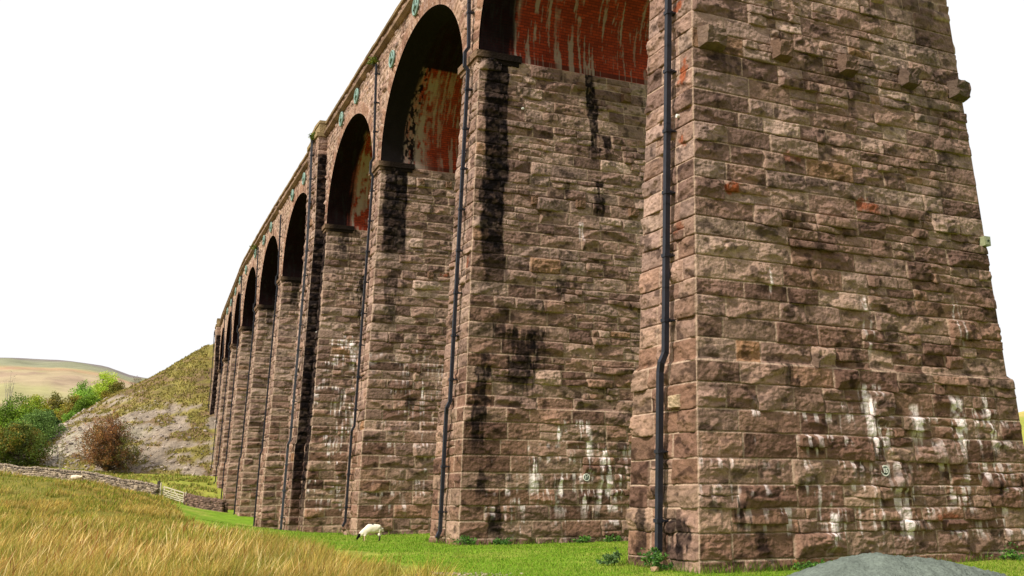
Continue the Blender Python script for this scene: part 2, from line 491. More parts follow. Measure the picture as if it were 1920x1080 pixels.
# ------------------------------------------------------------------ VIADUCT
via = empty('railway_viaduct', (float(XI(22.5)), 22.5, 0))
tag(via, 'long curving stone railway viaduct of tall tapering piers and round arches', 'viaduct')
via_off = np.array([float(XI(22.5)), 22.5, 0])

def part(name, V, F, C=None, mat=M_STONE, parent=via, smooth=True, uv=None, **kw):
    V = V-via_off
    me = mesh_np(name, V, F, C, smooth, uv)
    o = link(name, me, mat, parent)
    return o

# (Y near corner, thickness, flank step, end step, seed, king)
PIERS = [(6.3, 1.95, 0.14, 0.14, 100, False),
         (22.5, 1.95, 0.026, 0.026, 101, False),
         (38.6, 1.95, 0.035, 0.034, 102, False),
         (55.0, 1.95, 0.045, 0.042, 103, False),
         (70.3, 5.7, 0.055, 0.05, 104, True),
         (89.7, 1.95, 0.065, 0.06, 105, False),
         (104.4, 1.95, 0.08, 0.07, 106, False),
         (119.2, 1.95, 0.09, 0.08, 107, False),
         (133.8, 1.95, 0.10, 0.09, 108, False),
         (148.3, 1.95, 0.11, 0.10, 109, False),
         (162.6, 5.2, 0.13, 0.11, 110, True),
         (181.5, 1.95, 0.15, 0.14, 111, False)]
STF = {101: [('W', 4.97+.9, 7.5, 6.0, .22, 1), ('W', 4.85+.9, 4.9, 2.9, .55, 1), ('W', 8.6+.9, 7.7, 6.4, .2, .9), ('W', 3.85+.9, 4.2, 3.3, .3, .9), ('W', 1.6+.8, 8.1, 7.3, .18, .8),
             ('W', 6.3+.9, 4.4, 3.5, .3, .8), ('W', 7.9+.9, 4.7, 3.0, .4, .8), ('W', 9.2+.9, 4.8, 3.2, .35, .8), ('W', 4.6+.9, 2.4, .5, .25, 1), ('W', 3.0+.9, 1.9, .4, .4, .8), ('W', 5.6+.9, 1.6, .3, .3, .8),
             ('WF', 6.3, 4.4, 0.1, 6.5, .6),
             ('B', 2.95, 5.45, 4.7, .35, .85), ('B', 1.25, 1.7, .9, .22, .9), ('B', 1.75, .95, .3, .3, .85), ('B', 9.95, 2.3, 1.6, .12, .8),
             ('R', 1.2, 10.55, 10.05, .75, .95), ('R', 6.3, 10.7, 10.1, .9, .7), ('R', 3.5, 11.8, 11.3, .8, .35), ('R', 7.85, 1.45, 1.2, .9, .6), ('R', 3.4, 14.9, 14.4, .7, .4),
             ('B', 6.1, 14.7, 12.9, .3, .5), ('B', 9.9, 20, 9, .8, .35), ('B', 0.9, 14.6, 13.6, .5, .5)],  # last patch paints the shadow below a projecting stone into the colour
       102: [('SBAND', .98, 20.8, 9.2, 0.62, .97), ('B', 1.4, 9.6, 7.8, .5, .6), ('B', 6.2, 20.9, 16.0, .42, .95), ('B', 7.0, 17.9, 16.8, .3, .9), ('B', 6.4, 15.7, 13.7, .38, .9), ('B', 4.65, 15.5, 14.9, .25, .7),
             ('B', 4.3, 11.0, 10.1, .35, .8), ('B', 2.5, 8.7, 5.6, .95, .85), ('B', 3.2, 8.75, 7.4, .55, .8), ('B', 1.8, 8.8, 8.3, 1.0, .7), ('B', .62, 7.6, 3.0, .5, .9), ('B', .75, 2.9, 1.7, .3, .8), ('B', 1.45, 1.5, .1, .4, .9), ('B', 6.9, 4.1, 3.5, .3, .7),
             ('W', 4.1, 4.9, 1.0, .35, 1), ('W', 5.2, 4.9, .9, .45, 1), ('W', 6.0, 3.8, 1.1, .4, 1), ('W', 2.95, 3.8, 1.8, .3, 1), ('W', 2.2, 1.7, .3, .3, .8), ('WF', 4.8, 3.9, 0, 4.2, .65), ('W', 5.35, 13.6, 12.9, .2, .7)],
       103: [('SBAND', 1.1, 20.8, 14.5, 0.8, .97), ('B', 1.2, 14.6, 11.0, .6, .7), ('W', 3.3, 8.8, 6.6, .25, 1), ('W', 3.2, 5.2, 3.8, .3, .9), ('WF', 4, 5, 0, 4.5, .5), ('WF', 4, 10, 5, 4.5, .35), ('R', 4.6, 14.7, 14.3, .9, .7), ('B', 2.6, 7.2, 6.6, .3, .8)],
       104: [('B', 3.2, 17.6, 13.6, .75, .95), ('B', 1.6, 20.8, 18.5, 1.0, .8), ('W', 2.6, 12.5, 10.5, .5, .7), ('WF', 3.5, 13, 0, 4.0, .9), ('W', 3.0, 7.6, 5.0, .5, .8), ('B', 4.2, 5.2, 3.4, .4, .8)],
       105: [('B', 1.3, 20.8, 17.8, .9, .8), ('W', 2.5, 5.0, 3.0, .4, .7)], 106: [('B', 1.3, 20.8, 18.5, .8, .7), ('B', 1.5, 9, 6, .5, .6)],
       107: [('B', 1.1, 20.8, 18, .8, .6)]}
STE = {101: [('B', 1.45, 3.2, 1.0, .3, .8), ('B', .75, 1.3, .0, .55, .9), ('R', .55, 14.4, 13.2, .5, .9), ('R', .9, 16.2, 15.6, .9, .9), ('R', .6, 12.0, 11.4, .45, .8), ('R', .7, 9.6, 8.9, .4, .5), ('R', .9, 19.0, 18.2, .6, .8), ('B', 2.2, 1.5, .1, .35, .8)],
       104: [('SBAND', .75, 20.8, -3, .72, .97)], 102: [('R', .5, 12, 11, .4, .5)], 103: [('R', .6, 15, 14, .4, .5)],
       110: [('SBAND', 2.5, 20, 0, 2.2, .85)]}

def step(z): return 1-sstep(LEDGE, LEDGE+0.10, z)
def pier_fns(T):
    u0 = lambda z: -.045*(ZI-z)-.10*step(z)
    u1 = lambda z: 9.97+.058*(ZI-z)+.12*step(z)-1.2*sstep(20.75, 20.8, z)*0
    v0 = lambda z: -.03*(ZI-z)-.11*step(z)
    v1 = lambda z: T+.03*(ZI-z)+.11*step(z)
    return u0, u1, v0, v1

def frame(Yn):
    ph = float(PHI(Yn)); O = np.array([float(XI(Yn)), Yn, 0])
    n = np.array([math.cos(ph), -math.sin(ph), 0]); t = np.array([math.sin(ph), math.cos(ph), 0])
    return O, n, t, ph

pier_objs = {}
for (Yn, T, gf, ge, seed, king) in PIERS:
    O, n, t, ph = frame(Yn)
    u0, u1, v0, v1 = pier_fns(T)
    zb = float(gz(O[0], O[1]))-1.0
    if seed == 110 or seed == 111: zb = 3.0 if seed == 110 else 8.0
    zb = max(zb, -1.4) if seed < 108 else zb
    kk = 1.0
    zs = courses(seed, zb, ZI, (0.60, 0.74), (0.48, 0.66))
    up = np.array([0, 0, 1.0])
    Wf = 11.3; We = T+.9
    def P_flank(A, Z, side=0):
        s = A/Wf; a, b = u0(Z), u1(Z); u = a+(b-a)*s; v = v0(Z) if side == 0 else v1(Z)
        return O+u[..., None]*n+v[..., None]*t+Z[..., None]*up
    def P_end(A, Z, side=0):
        s = A/We; a, b = v0(Z), v1(Z); v = a+(b-a)*s; u = u0(Z) if side == 0 else u1(Z)
        return O+u[..., None]*n+v[..., None]*t+Z[..., None]*up
    cst = lambda vec: (lambda A, Z: np.broadcast_to(vec, A.shape+(3,)))
    fine = seed == 101
    zr = None
    if fine: zr = np.concatenate([np.arange(zb, 17.0, gf), np.linspace(17.0, ZI, 70)])
    parts = [wall_panel(Wf, zs, gf, lambda A, Z: P_flank(A, Z, 0), cst(-t), seed, 1.0, STF.get(seed, [('WF', 4, 6, 0, 4, .5)]), 1.0, zrows=zr, flat={101: [(6.05, 2.58, .22, .07)], 102: [(5.3, 2.64, .22, .07)]}.get(seed, [])),
             wall_panel(We, zs, ge, lambda A, Z: P_end(A, Z, 0), cst(-n), seed+500, .8, STE.get(seed, []), 1.0, zrows=zr, lmin=0.55, lmax=1.25, psplit=0.25, flip=True)]
    cg = max(0.16, gf*2)
    parts.append(wall_panel(Wf, zs, cg, lambda A, Z: P_flank(A, Z, 1), cst(t), seed+900, 1.0, [], 1.0, flip=True))
    parts.append(wall_panel(We, zs, cg*0.6, lambda A, Z: P_end(A, Z, 1), cst(n), seed+700, .75, [], 1.0, lmin=.5, lmax=1.2))
    V, F, C = join_np(parts)
    po = part('pier', V, F, C)
    pier_objs[seed] = (po, O, n, t, u0, v0, v1)
    # impost band: round the end face and a little way along each flank
    def band(u_a, u_b, v_a, v_b, z0, z1):
        c = O+((u_a+u_b)/2)*n+((v_a+v_b)/2)*t
        R = np.stack([n, t, up], 1)
        return box_np(c[0], c[1], (z0+z1)/2, u_b-u_a, v_b-v_a, z1-z0, R)
    if seed != 110 or True:
        L = [band(-.22, 1.95, -.20, T+.20, ZI-.10, ZI+.20), band(-.13, 1.85, -.11, T+.11, ZI-.30, ZI-.10)]
        V, F = merge(L)
        A = V[:, 1]*3; Zc = V[:, 2]
        bm = bmesh.new(); me = bpy.data.meshes.new('impost')
        vs = [bm.verts.new(v-via_off) for v in V]
        for f in F: bm.faces.new([vs[i] for i in f])
        bmesh.ops.subdivide_edges(bm, edges=[e for e in bm.edges if e.calc_length() > .25], cuts=5, use_grid_fill=True)
        bm.normal_update(); bm.to_mesh(me); bm.free()
        co = np.array([v.co[:] for v in me.vertices]); nn = len(co)
        jit = (fbm(co[:, 0]*3+co[:, 2]*2, co[:, 1]*3, 3)-.5)*.07
        co += jit[:, None]*np.array([-.6, -.6, .5]); me.vertices.foreach_set('co', co.astype(np.float32).ravel())
        a = me.attributes.new('Col', 'FLOAT_COLOR', 'POINT')
        dd = (co-(O-via_off))@n
        soot = sstep(-.05, .25, dd)*.93
        cc = np.ones((nn, 4)); cc[:, :3] = (lin(120, 98, 80)*(0.7+.6*fbm(co[:, 0]*3, co[:, 1]*3+co[:, 2], 3))[:, None])*(1-soot[:, None])+SOOT*soot[:, None]
        a.data.foreach_set('color', cc.astype(np.float32).ravel())
        link('impost_band', me, M_STONE, po)
    if king:
        va, vb, pr = 0.95, T-1.0, 0.70
        zs2 = np.concatenate([zs, np.arange(ZI+.5, ZST, .5), [ZST]])
        pu = lambda Z: np.where(Z < ZI, u0(np.minimum(Z, ZI)), 0)-pr
        Wp = vb-va
        Pp = lambda A, Z: O+pu(Z)[..., None]*n+(va+A)[..., None]*t+Z[..., None]*up
        pl = [wall_panel(Wp, zs2, ge, Pp, cst(-n), seed+40, 1.0, [('B', .3, 20, 0, .5, .5)], 1.0, lmin=.5, lmax=1.1, psplit=.2, flip=True)]
        for sd, vv in ((0, va), (1, vb)):
            Pq = lambda A, Z, vv=vv: O+(pu(Z)+A*(pr/.6))[..., None]*n+np.full(A.shape, vv)[..., None]*t+Z[..., None]*up
            pl.append(wall_panel(.6, zs2, ge, Pq, cst(-t if sd == 0 else t), seed+50+sd, .8, [('SBAND', .3, 26.5, -3, 1.2, .97)], 1.0, lmin=.5, lmax=.7, psplit=.1, flip=bool(sd)))
        # recessed strip of the pier beside the pilaster is soaked black too
        V, F, C = join_np(pl); part('pilaster', V, F, C, parent=po)

# arch bays ---------------------------------------------------------
def bay_curve(Ya, Yb):
    Yc = (Ya+Yb)/2; a = (Yb-Ya)/2
    return lambda Y: np.where(np.abs(Y-Yc) < a, ZI+.2+(ZCR-ZI-.2)*np.sqrt(np.clip(1-((Y-Yc)/a)**2, 0, 1)), ZI+.2)

def pathpos(Y, off=0.0):
    """point of the face line at Y moved outwards by off"""
    ph = PHI(Y); return XI(Y)-off*np.cos(ph), Y+off*np.sin(ph)

SOFF = {102: (1.55, 9, .30, 0), 103: (1.35, 1.7, .85, 1), 104: (1.6, 1.3, .9, 2)}
tie_at = {1: [(28.5, 27.2), (36.5, 27.2)], 2: [(52.6, 26.35), (48.0, 27.45)], 3: [(61.4, 27.4), (65.9, 27.4)], 4: [(79.9, 27.2), (85.3, 27.3)], 5: [(97.3, 27.4), (102.0, 27.2)], 6: [(108.6, 27.3), (117, 27.2)],
          7: [(124, 27.3), (131, 27.3)], 8: [(139, 27.3), (146, 27.3)]}
for i in range(len(PIERS)-1):
    Y0, T0 = PIERS[i][0], PIERS[i][1]; Y1, T1 = PIERS[i+1][0], PIERS[i+1][1]
    seed = PIERS[i+1][4]
    ca = float(np.cos(PHI(Y0)))
    Ya, Yb = Y0+T0*ca, Y1
    Ys, Ye = Y0+T0*ca/2, Y1+T1*float(np.cos(PHI(Y1)))/2
    zc = bay_curve(Ya, Yb)
    g = max(.045, PIERS[i+1][2]*1.1) if i > 0 else .12
    W = (Ye-Ys)*1.01
    sc = (Ye-Ys)/W
    zs = courses(seed+30, ZI, ZST, (.3, .4), (.30, .46))
    # voussoir ring ------------------------------------------------
    tt = np.linspace(0, math.pi, 600); cy = (Ya+Yb)/2-(Yb-Ya)/2*np.cos(tt); cz = ZI+.2+(ZCR-ZI-.2)*np.sin(tt)
    arc = np.concatenate([[0], np.cumsum(np.hypot(np.diff(cy), np.diff(cz)))])
    def ring(A, Z, h, c, joint, Ys=Ys, sc=sc, cy=cy, cz=cz, arc=arc, seed=seed):
        Y = Ys+A*sc
        sel = (Y > cy[0]-.8) & (Y < cy[-1]+.8)
        yy, zz = Y[sel], Z[sel]
        best = np.full(len(yy), 9.); bi = np.zeros(len(yy), int)
        for j in range(0, 600, 4):
            q = np.hypot(yy-cy[j], zz-cz[j]); m = q < best; best[m] = q[m]; bi[m] = j
        R = .78
        ina = best < R
        rng = np.random.default_rng(seed+3)
        ws = .44; vid = (arc[bi]/ws).astype(int)
        fr = arc[bi]-vid*ws
        # refine along-arc coordinate
        d = np.minimum(np.minimum(fr, ws-fr), np.minimum(best+.30, R-best))
        cc = PAL[rng.integers(0, len(PAL), 400)]*rng.uniform(.9, 1.25, 400)[:, None]
        hv = np.minimum(np.clip(d-joint*.5, 0, 1)*1.2, .06+.05*rng.random(400)[vid])+(fbm(yy*6, zz*6, 3)-.5)*.03
        hv = .05+(hv-.05)*sstep(.04, .22, best)
        m = 1-sstep(joint*.6, joint*.6+.03, d)
        col = cc[vid]*(.7+.6*fbm(yy*7, zz*7, 3))[:, None]*(1-m)[:, None]+MORTAR*m[:, None]
        hh = h[sel]; k = c[sel]
        hh[ina] = np.maximum(hv[ina], 0); k[ina] = col[ina]
        h[sel] = hh; c[sel] = k
        return h, c
    def P(A, Z, Ys=Ys, sc=sc):
        Y = Ys+A*sc; x, y = pathpos(Y); return np.stack([x, y, Z], -1)
    def Nn(A, Z, Ys=Ys, sc=sc):
        ph = PHI(Ys+A*sc); return np.stack([-np.cos(ph), np.sin(ph), 0*ph], -1)
    V, F, C = wall_panel(W, zs, g, P, Nn, seed+60, .8, [('R', 3, 24, 23.6, .5, .5), ('R', 10, 26.2, 25.6, .6, .5), ('WF', 8, 28, 21, 9, .1)], 1.16, ring=ring,
                         clamp=lambda S, Ys=Ys, sc=sc, zc=zc: zc(Ys+S*sc), lmin=.35, lmax=.9, psplit=.3, flip=True)
    so = part('spandrel_wall', V, F, C)
    # the far spandrel, plain rubble, seen only from elsewhere
    S2 = np.linspace(Ys, Ye, 60); R2 = np.linspace(0, 1, 8)
    YY, RR = np.meshgrid(S2, R2); zl = zc(YY); ZZ = zl+(ZST-zl)*RR
    x, y = pathpos(YY, -DECKW)
    part('rear_spandrel_wall', np.stack([x, y, ZZ], -1).reshape(-1, 3), grid_faces(8, 60), np.broadcast_to(PAL[0], (480, 3)).copy())
    # soffit ---------------------------------------------------------
    gd = .045 if i in (1, 2) else (.06 if i == 3 else .12)
    nd = int(DECKW/gd); na = int(arc[-1]/gd)
    D = np.linspace(0.0, DECKW, nd); TT = np.linspace(0, math.pi, na)
    DD, AA = np.meshgrid(D, TT)
    Y = (Ya+Yb)/2-(Yb-Ya)/2*np.cos(AA); Z = ZI+.2+(ZCR-ZI-.2)*np.sin(AA); Z[0] = ZI-.12; Z[-1] = ZI-.12
    x, y = pathpos(Y, -DD)
    LL = np.interp(AA, tt, arc)
    LR = arc[-1]-LL     # arc length up from the far haunch
    ed, wd, bl, mode = SOFF.get(seed, (5.5, 1.6, .9, 3))
    nA = fbm(DD*7, LL*.55+seed, 4); nB = fbm(DD*1.1+seed, LL*.7, 4); nC = fbm(DD*5, LL*3, 3)
    col = np.zeros(DD.shape+(3,)); al = np.zeros(DD.shape)
    pale = lin(150, 136, 126)
    # lime runs
    runs = sstep(.60, .65, fbm(DD*8.5+seed*2+LR*.8, LR*.38, 3))*sstep(.42, .55, fbm(DD*.9, LR*1.1+3, 3)+.10)
    runs2 = sstep(.62, .67, fbm(DD*16+seed+LR*1.5, LR*.9, 2))*sstep(.45, .55, nB)
    lime = np.clip(runs*.9+runs2*.6, 0, 1)*(.7 if mode == 1 else 1)
    trans_zone = np.exp(-((DD-ed-.35-wd*.25)/(wd*.28+.12))**2) if mode in (1, 2) else np.exp(-((DD-ed-.1)/.12)**2)*.5
    lime = np.clip(lime+trans_zone*sstep(.40, .52, nC*.5+nB*.5)*sstep(.2, 1.0, 5.0-LR+nB*2), 0, 1)
    if mode == 1: lime = np.maximum(lime, 1-sstep(ed-.1, ed+.4, DD+(nA-.5)*.8))
    col[:] = pale; al = lime*.85
    # soot at the exposed edge and over the crown
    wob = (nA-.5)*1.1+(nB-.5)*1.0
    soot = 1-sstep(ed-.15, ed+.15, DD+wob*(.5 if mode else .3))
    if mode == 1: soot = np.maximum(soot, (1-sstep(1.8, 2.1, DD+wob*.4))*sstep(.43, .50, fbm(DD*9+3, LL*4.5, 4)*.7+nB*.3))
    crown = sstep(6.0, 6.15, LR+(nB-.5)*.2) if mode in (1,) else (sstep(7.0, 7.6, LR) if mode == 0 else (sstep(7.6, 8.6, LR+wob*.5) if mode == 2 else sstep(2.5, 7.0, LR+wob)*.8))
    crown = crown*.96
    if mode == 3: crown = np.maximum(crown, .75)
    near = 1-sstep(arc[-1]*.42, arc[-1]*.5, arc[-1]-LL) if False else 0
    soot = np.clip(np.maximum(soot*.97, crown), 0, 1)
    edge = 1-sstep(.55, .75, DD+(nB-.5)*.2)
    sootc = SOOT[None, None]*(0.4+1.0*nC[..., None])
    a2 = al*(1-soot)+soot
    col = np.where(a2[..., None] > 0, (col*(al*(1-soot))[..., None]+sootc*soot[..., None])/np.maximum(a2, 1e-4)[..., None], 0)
    C = np.concatenate([col, np.clip(a2, 0, 1)[..., None]], -1).reshape(-1, 4)
    V = np.stack([x, y, Z], -1).reshape(-1, 3)
    uv = np.stack([DD, LL], -1).reshape(-1, 2)
    part('arch_soffit', V, grid_faces(na, nd), C, M_SOFFIT, uv=uv, smooth=True)
    # iron tie plates ---------------------------------------------------
    for (ty, tz) in tie_at.get(i, []):
        x, y = pathpos(np.array(ty), .17); ph = float(PHI(ty))
        tn = np.array([-math.cos(ph), math.sin(ph), 0]); th_ = np.array([math.sin(ph), math.cos(ph), 0])
        c0 = np.array([float(x), float(y), tz])
        a = np.linspace(0, 2*math.pi, 25)
        L = [tube_np([c0+.46*(math.cos(q)*th_+math.sin(q)*np.array([0, 0, 1])) for q in a], .07, 6)]
        for q in (0, math.pi/2):
            dv = math.cos(q)*th_+math.sin(q)*np.array([0, 0, 1]); L.append(beam(c0-dv*.46, c0+dv*.46, .13, .08, up=tn))
        L.append(tube_np([c0-tn*.12, c0+tn*.12], .13, 10)); L.append(tube_np([c0+tn*.119, c0+tn*.13], [.13, .01], 10))
        V, F = merge(L); part('tie_plate', V, F, None, M_TIE, parent=so)

# string course, parapet, coping and deck ---------------------------------
def sweep(name, prof, Y0, Y1, seed, mat=M_STONE, base=(128, 106, 88), bright=1.0, stp=.35, closed=True, off=0.0):
    Y = np.arange(Y0, Y1, stp); n = len(Y); k = len(prof)
    rng = np.random.default_rng(seed)
    V = np.zeros((n, k, 3))
    for j, (o, z) in enumerate(prof):
        jit = (fbm(Y*1.7+j*3, Y*0+seed, 3)-.5)*.05
        x, y = pathpos(Y, o+off+jit); V[:, j, 0] = x; V[:, j, 1] = y; V[:, j, 2] = z+(fbm(Y*1.3+7*j, Y*0+seed+3, 2)-.5)*.03
    i = np.arange(n*k).reshape(n, k)
    jn = list(range(1, k))+([0] if closed else [])
    F = []
    for a in range(k if closed else k-1):
        b = (a+1) % k
        F.append(np.stack([i[:-1, a], i[1:, a], i[1:, b], i[:-1, b]], -1))
    F = np.concatenate(F)
    stone = (Y/0.95).astype(int); tone = rng.uniform(.7, 1.25, stone.max()+2-stone.min())[stone-stone.min()]
    C = lin(*base)[None, None]*tone[:, None, None]*(.7+.6*fbm(V[..., 1]*2, V[..., 2]*3, 3))[..., None]*bright
    return V.reshape(-1, 3), F, C.reshape(-1, 3)

YS, YE = 7.2, 197.0
V, F, C = sweep('string_course', [(-.05, ZST-.08), (.14, ZST-.06), (.34, ZST+.10), (.34, ZST+.27), (.05, ZST+.33), (-.05, ZST+.33)], YS, YE, 41)
part('string_course', V, F, C, smooth=False)
V, F, C = sweep('coping', [(-.42, ZTOP-.20), (.22, ZTOP-.20), (.24, ZTOP-.05), (.0, ZTOP+.03), (-.2, ZTOP+.03), (-.42, ZTOP-.04)], YS, YE, 43, base=(136, 118, 92))
part('coping', V, F, C, smooth=False)
# parapet face as rock-faced panels
for (a, b, g) in ((YS, 70.0, .06), (70.0, 120.0, .09), (120.0, YE, .14)):
    W = b-a
    zs = np.array([ZST+.30, ZST+.66, ZTOP-.19])
    def P(A, Z, a=a):
        x, y = pathpos(a+A, .05); return np.stack([x, y, Z], -1)
    def Nn(A, Z, a=a):
        ph = PHI(a+A); return np.stack([-np.cos(ph), np.sin(ph), 0*ph], -1)
    V, F, C = wall_panel(W, zs, g, P, Nn, int(a)+5, .7, [], 1.15, lmin=.5, lmax=1.1, psplit=0, flip=True)
    part('parapet_wall', V, F, C)
for nm, prof in (('parapet_core', [(.02, ZST+.2), (.02, ZTOP-.19), (-.36, ZTOP-.19), (-.36, ZST+.2)]),
                 ('rear_parapet', [(-DECKW-.1, ZST-.1), (-DECKW-.1, ZTOP), (-DECKW+.35, ZTOP), (-DECKW+.35, ZST-.1)]),
                 ('deck', [(-.02, ZST-.25), (-.02, ZST+.1), (-DECKW+.02, ZST+.1), (-DECKW+.02, ZST-.25)])):
    V, F, C = sweep(nm, prof, YS, YE, 47, stp=1.0)
    part(nm, V, F, C, smooth=False)
# refuges over the king piers
for sd in (104, 110):
    po, O, n, t, u0, v0, v1 = pier_objs[sd]
    T = 5.7 if sd == 104 else 5.2
    up = np.array([0, 0, 1.]); R = np.stack([n, t, up], 1); L = []
    for (ua, ub, va, vb, z0, z1) in ((-.85, .2, .85, T-.9, ZST-.05, ZST+.25), (-.62, .1, .98, T-1.03, ZST+.25, ZTOP-.15), (-.68, .25, .94, T-.99, ZTOP-.15, ZTOP+.06)):
        c = O+((ua+ub)/2)*n+((va+vb)/2)*t; L.append(box_np(c[0], c[1], (z0+z1)/2, ub-ua, vb-va, z1-z0, R))
    V, F = merge(L)
    bm = bmesh.new(); vs = [bm.verts.new(v-via_off) for v in V]
    for f in F: bm.faces.new([vs[k] for k in f])
    bmesh.ops.subdivide_edges(bm, edges=[e for e in bm.edges if e.calc_length() > .25], cuts=4, use_grid_fill=True)
    me = bpy.data.meshes.new('refuge'); bm.to_mesh(me); bm.free()
    co = np.array([v.co[:] for v in me.vertices]); co += ((fbm(co[:, 1]*3, co[:, 2]*3+co[:, 0], 3)-.5)*.12)[:, None]*np.array([-1, 0, .4])
    me.vertices.foreach_set('co', co.astype(np.float32).ravel())
    a = me.attributes.new('Col', 'FLOAT_COLOR', 'POINT'); cc = np.ones((len(co), 4)); cc[:, :3] = lin(142, 124, 92)*(.6+.8*fbm(co[:, 1]*3, co[:, 2]*3, 3))[:, None]
    a.data.foreach_set('color', cc.astype(np.float32).ravel())
    link('refuge', me, M_STONE, po)

# drainpipes ------------------------------------------------------------
def drainpipe(sd, vfrac, ztop, zbot, mat=M_PIPE, w=.12, kink=.08):
    po, O, n, t, u0, v0, v1 = pier_objs[sd]
    king = sd in (104, 110)
    T = {104: 5.7, 110: 5.2}.get(sd, 1.95)
    ex = .70 if king else 0
    up = np.array([0, 0, 1.])
    def pt(z, vv, d=.20):
        d = d+.07
        uu = float(u0(np.array(min(z, ZI)))) if z < ZI else 0.0
        return O+(uu-ex-d)*n+vv*t+z*up
    v = T*vfrac
    pts = [pt(zbot, v+kink, .32), pt(zbot+.25, v+kink, .20), pt(LEDGE-.22, v+kink, .21), pt(LEDGE+.02, v, .24), pt(LEDGE+.3, v, .20)]
    for z in np.arange(7.5, 20.0, 2.4): pts.append(pt(z, v, .20))
    if not king: pts += [pt(ZI-.5, v, .20), pt(ZI-.3, v+.03, .36), pt(ZI+.35, v+.03, .36), pt(ZI+.6, v, .20)]
    pts += [pt(23.5, v, .20), pt(ztop, v, .20)]
    L = []
    for a, b in zip(pts[:-1], pts[1:]):
        a = np.array(a); b = np.array(b); dd = (b-a)/np.linalg.norm(b-a)
        L.append(beam(a-dd*.02, b+dd*.02, w, w, up=-n))
    pipe = part('drainpipe', *merge(L), None, mat, parent=po, smooth=False)
    for z in list(np.arange(zbot+1.0, LEDGE-.6, 1.8))+list(np.arange(LEDGE+1.2, ztop-.4, 1.83)):
        if abs(z-ZI) < .7: continue
        low = z < LEDGE-.3
        c = pt(z, v+(kink if low else 0), .21 if low else .20)
        Rm_ = np.stack([n, t, up], 1)
        part('pipe_clip', *merge([box_np(*c, w+.05, w+.05, .10, Rm_), box_np(*(c+n*.12), .24, w+.08, .04, Rm_)]), None, mat, parent=pipe, smooth=False)
drainpipe(101, .33, 27.6, .25, w=.15)
drainpipe(102, .33, 27.6, .25, w=.135)
drainpipe(103, .42, 27.3, .25)
drainpipe(104, .36, 27.9, -.6, M_PIPEG, w=.15)
drainpipe(105, .5, 26.9, -.9); drainpipe(106, .5, 27.2, -.1); drainpipe(107, .5, 27.2, .3); drainpipe(108, .5, 27.2, 3.4); drainpipe(109, .5, 27.2, 5); drainpipe(110, .4, 27.2, 8)

# projecting stones (old scaffold corbels) ----------------------------------
def rough_block(sd, face, s, z, w, h, dep, seed, tone=(112, 88, 72)):
    po, O, n, t, u0, v0, v1 = pier_objs[sd]
    up = np.array([0, 0, 1.])
    if face == 'flank': ax, nn, base = n, -t, O+s*n+float(v0(np.array(z)))*t
    else: ax, nn, base = t, -n, O+float(u0(np.array(z)))*n+s*t
    bm = bmesh.new(); bmesh.ops.create_cube(bm, size=1)
    bmesh.ops.subdivide_edges(bm, edges=bm.edges[:], cuts=5, use_grid_fill=True)
    me = bpy.data.meshes.new('corbel'); bm.to_mesh(me); bm.free()
    c = np.array([v.co[:] for v in me.vertices])
    tap = 1-.22*np.clip(c[:, 1]+.5, 0, 1)
    lx = c[:, 0]*w*tap; ly = (c[:, 1]+.5)*dep-.03; lz = c[:, 2]*h*tap
    nz = (fbm(c[:, 0]*3+seed, c[:, 2]*3+c[:, 1]*2, 3)-.5)
    ly = ly*(1+.5*nz)-.18*dep*np.clip(-c[:, 2]*2, 0, 1)*np.clip(ly, 0, 1)
    lz = lz+nz*.05
    P = base[None]+lx[:, None]*ax+ly[:, None]*nn+(z+lz)[:, None]*up-via_off
    me.vertices.foreach_set('co', P.astype(np.float32).ravel())
    a = me.attributes.new('Col', 'FLOAT_COLOR', 'POINT'); cc = np.ones((len(c), 4)); cc[:, :3] = lin(*tone)*(.7+.6*fbm(c[:, 0]*4+seed, c[:, 2]*4+c[:, 1], 3))[:, None]
    a.data.foreach_set('color', cc.astype(np.float32).ravel())
    bm = bmesh.new(); bm.from_mesh(me); bmesh.ops.recalc_face_normals(bm, faces=bm.faces[:]); bm.to_mesh(me); bm.free()
    link('projecting_stone', me, M_STONE, po)
for k, (s, z, w) in enumerate(((.33, 14.72, .85), (2.82, 14.82, .62), (5.33, 14.82, .62), (7.86, 14.84, .62), (10.05, 14.82, .75))):
    rough_block('x' if 0 else 101, 'flank', s, z, w, .62, .42, k*3.1, [(112, 94, 82), (112, 90, 76), (106, 86, 74), (98, 82, 72), (100, 85, 75)][k])
for k, (sd, s, z, w) in enumerate(((102, 7.26, 19.9, .5), (102, 4.72, 14.5, .5), (102, 2.51, 14.4, .4), (102, 7.4, 14.4, .5), (102, 4.9, 20.1, .45), (103, 2.4, 20.0, .4), (103, 4.1, 20.0, .4), (103, 3.0, 14.4, .4), (103, 4.8, 14.5, .4), (104, 3.6, 19.9, .5))):
    rough_block(sd, 'flank', s, z, w, .42, .24, 40+k*2.3)
rough_block(101, 'end', 0.25, 4.35, .55, .38, .22, 77, (168, 146, 120))

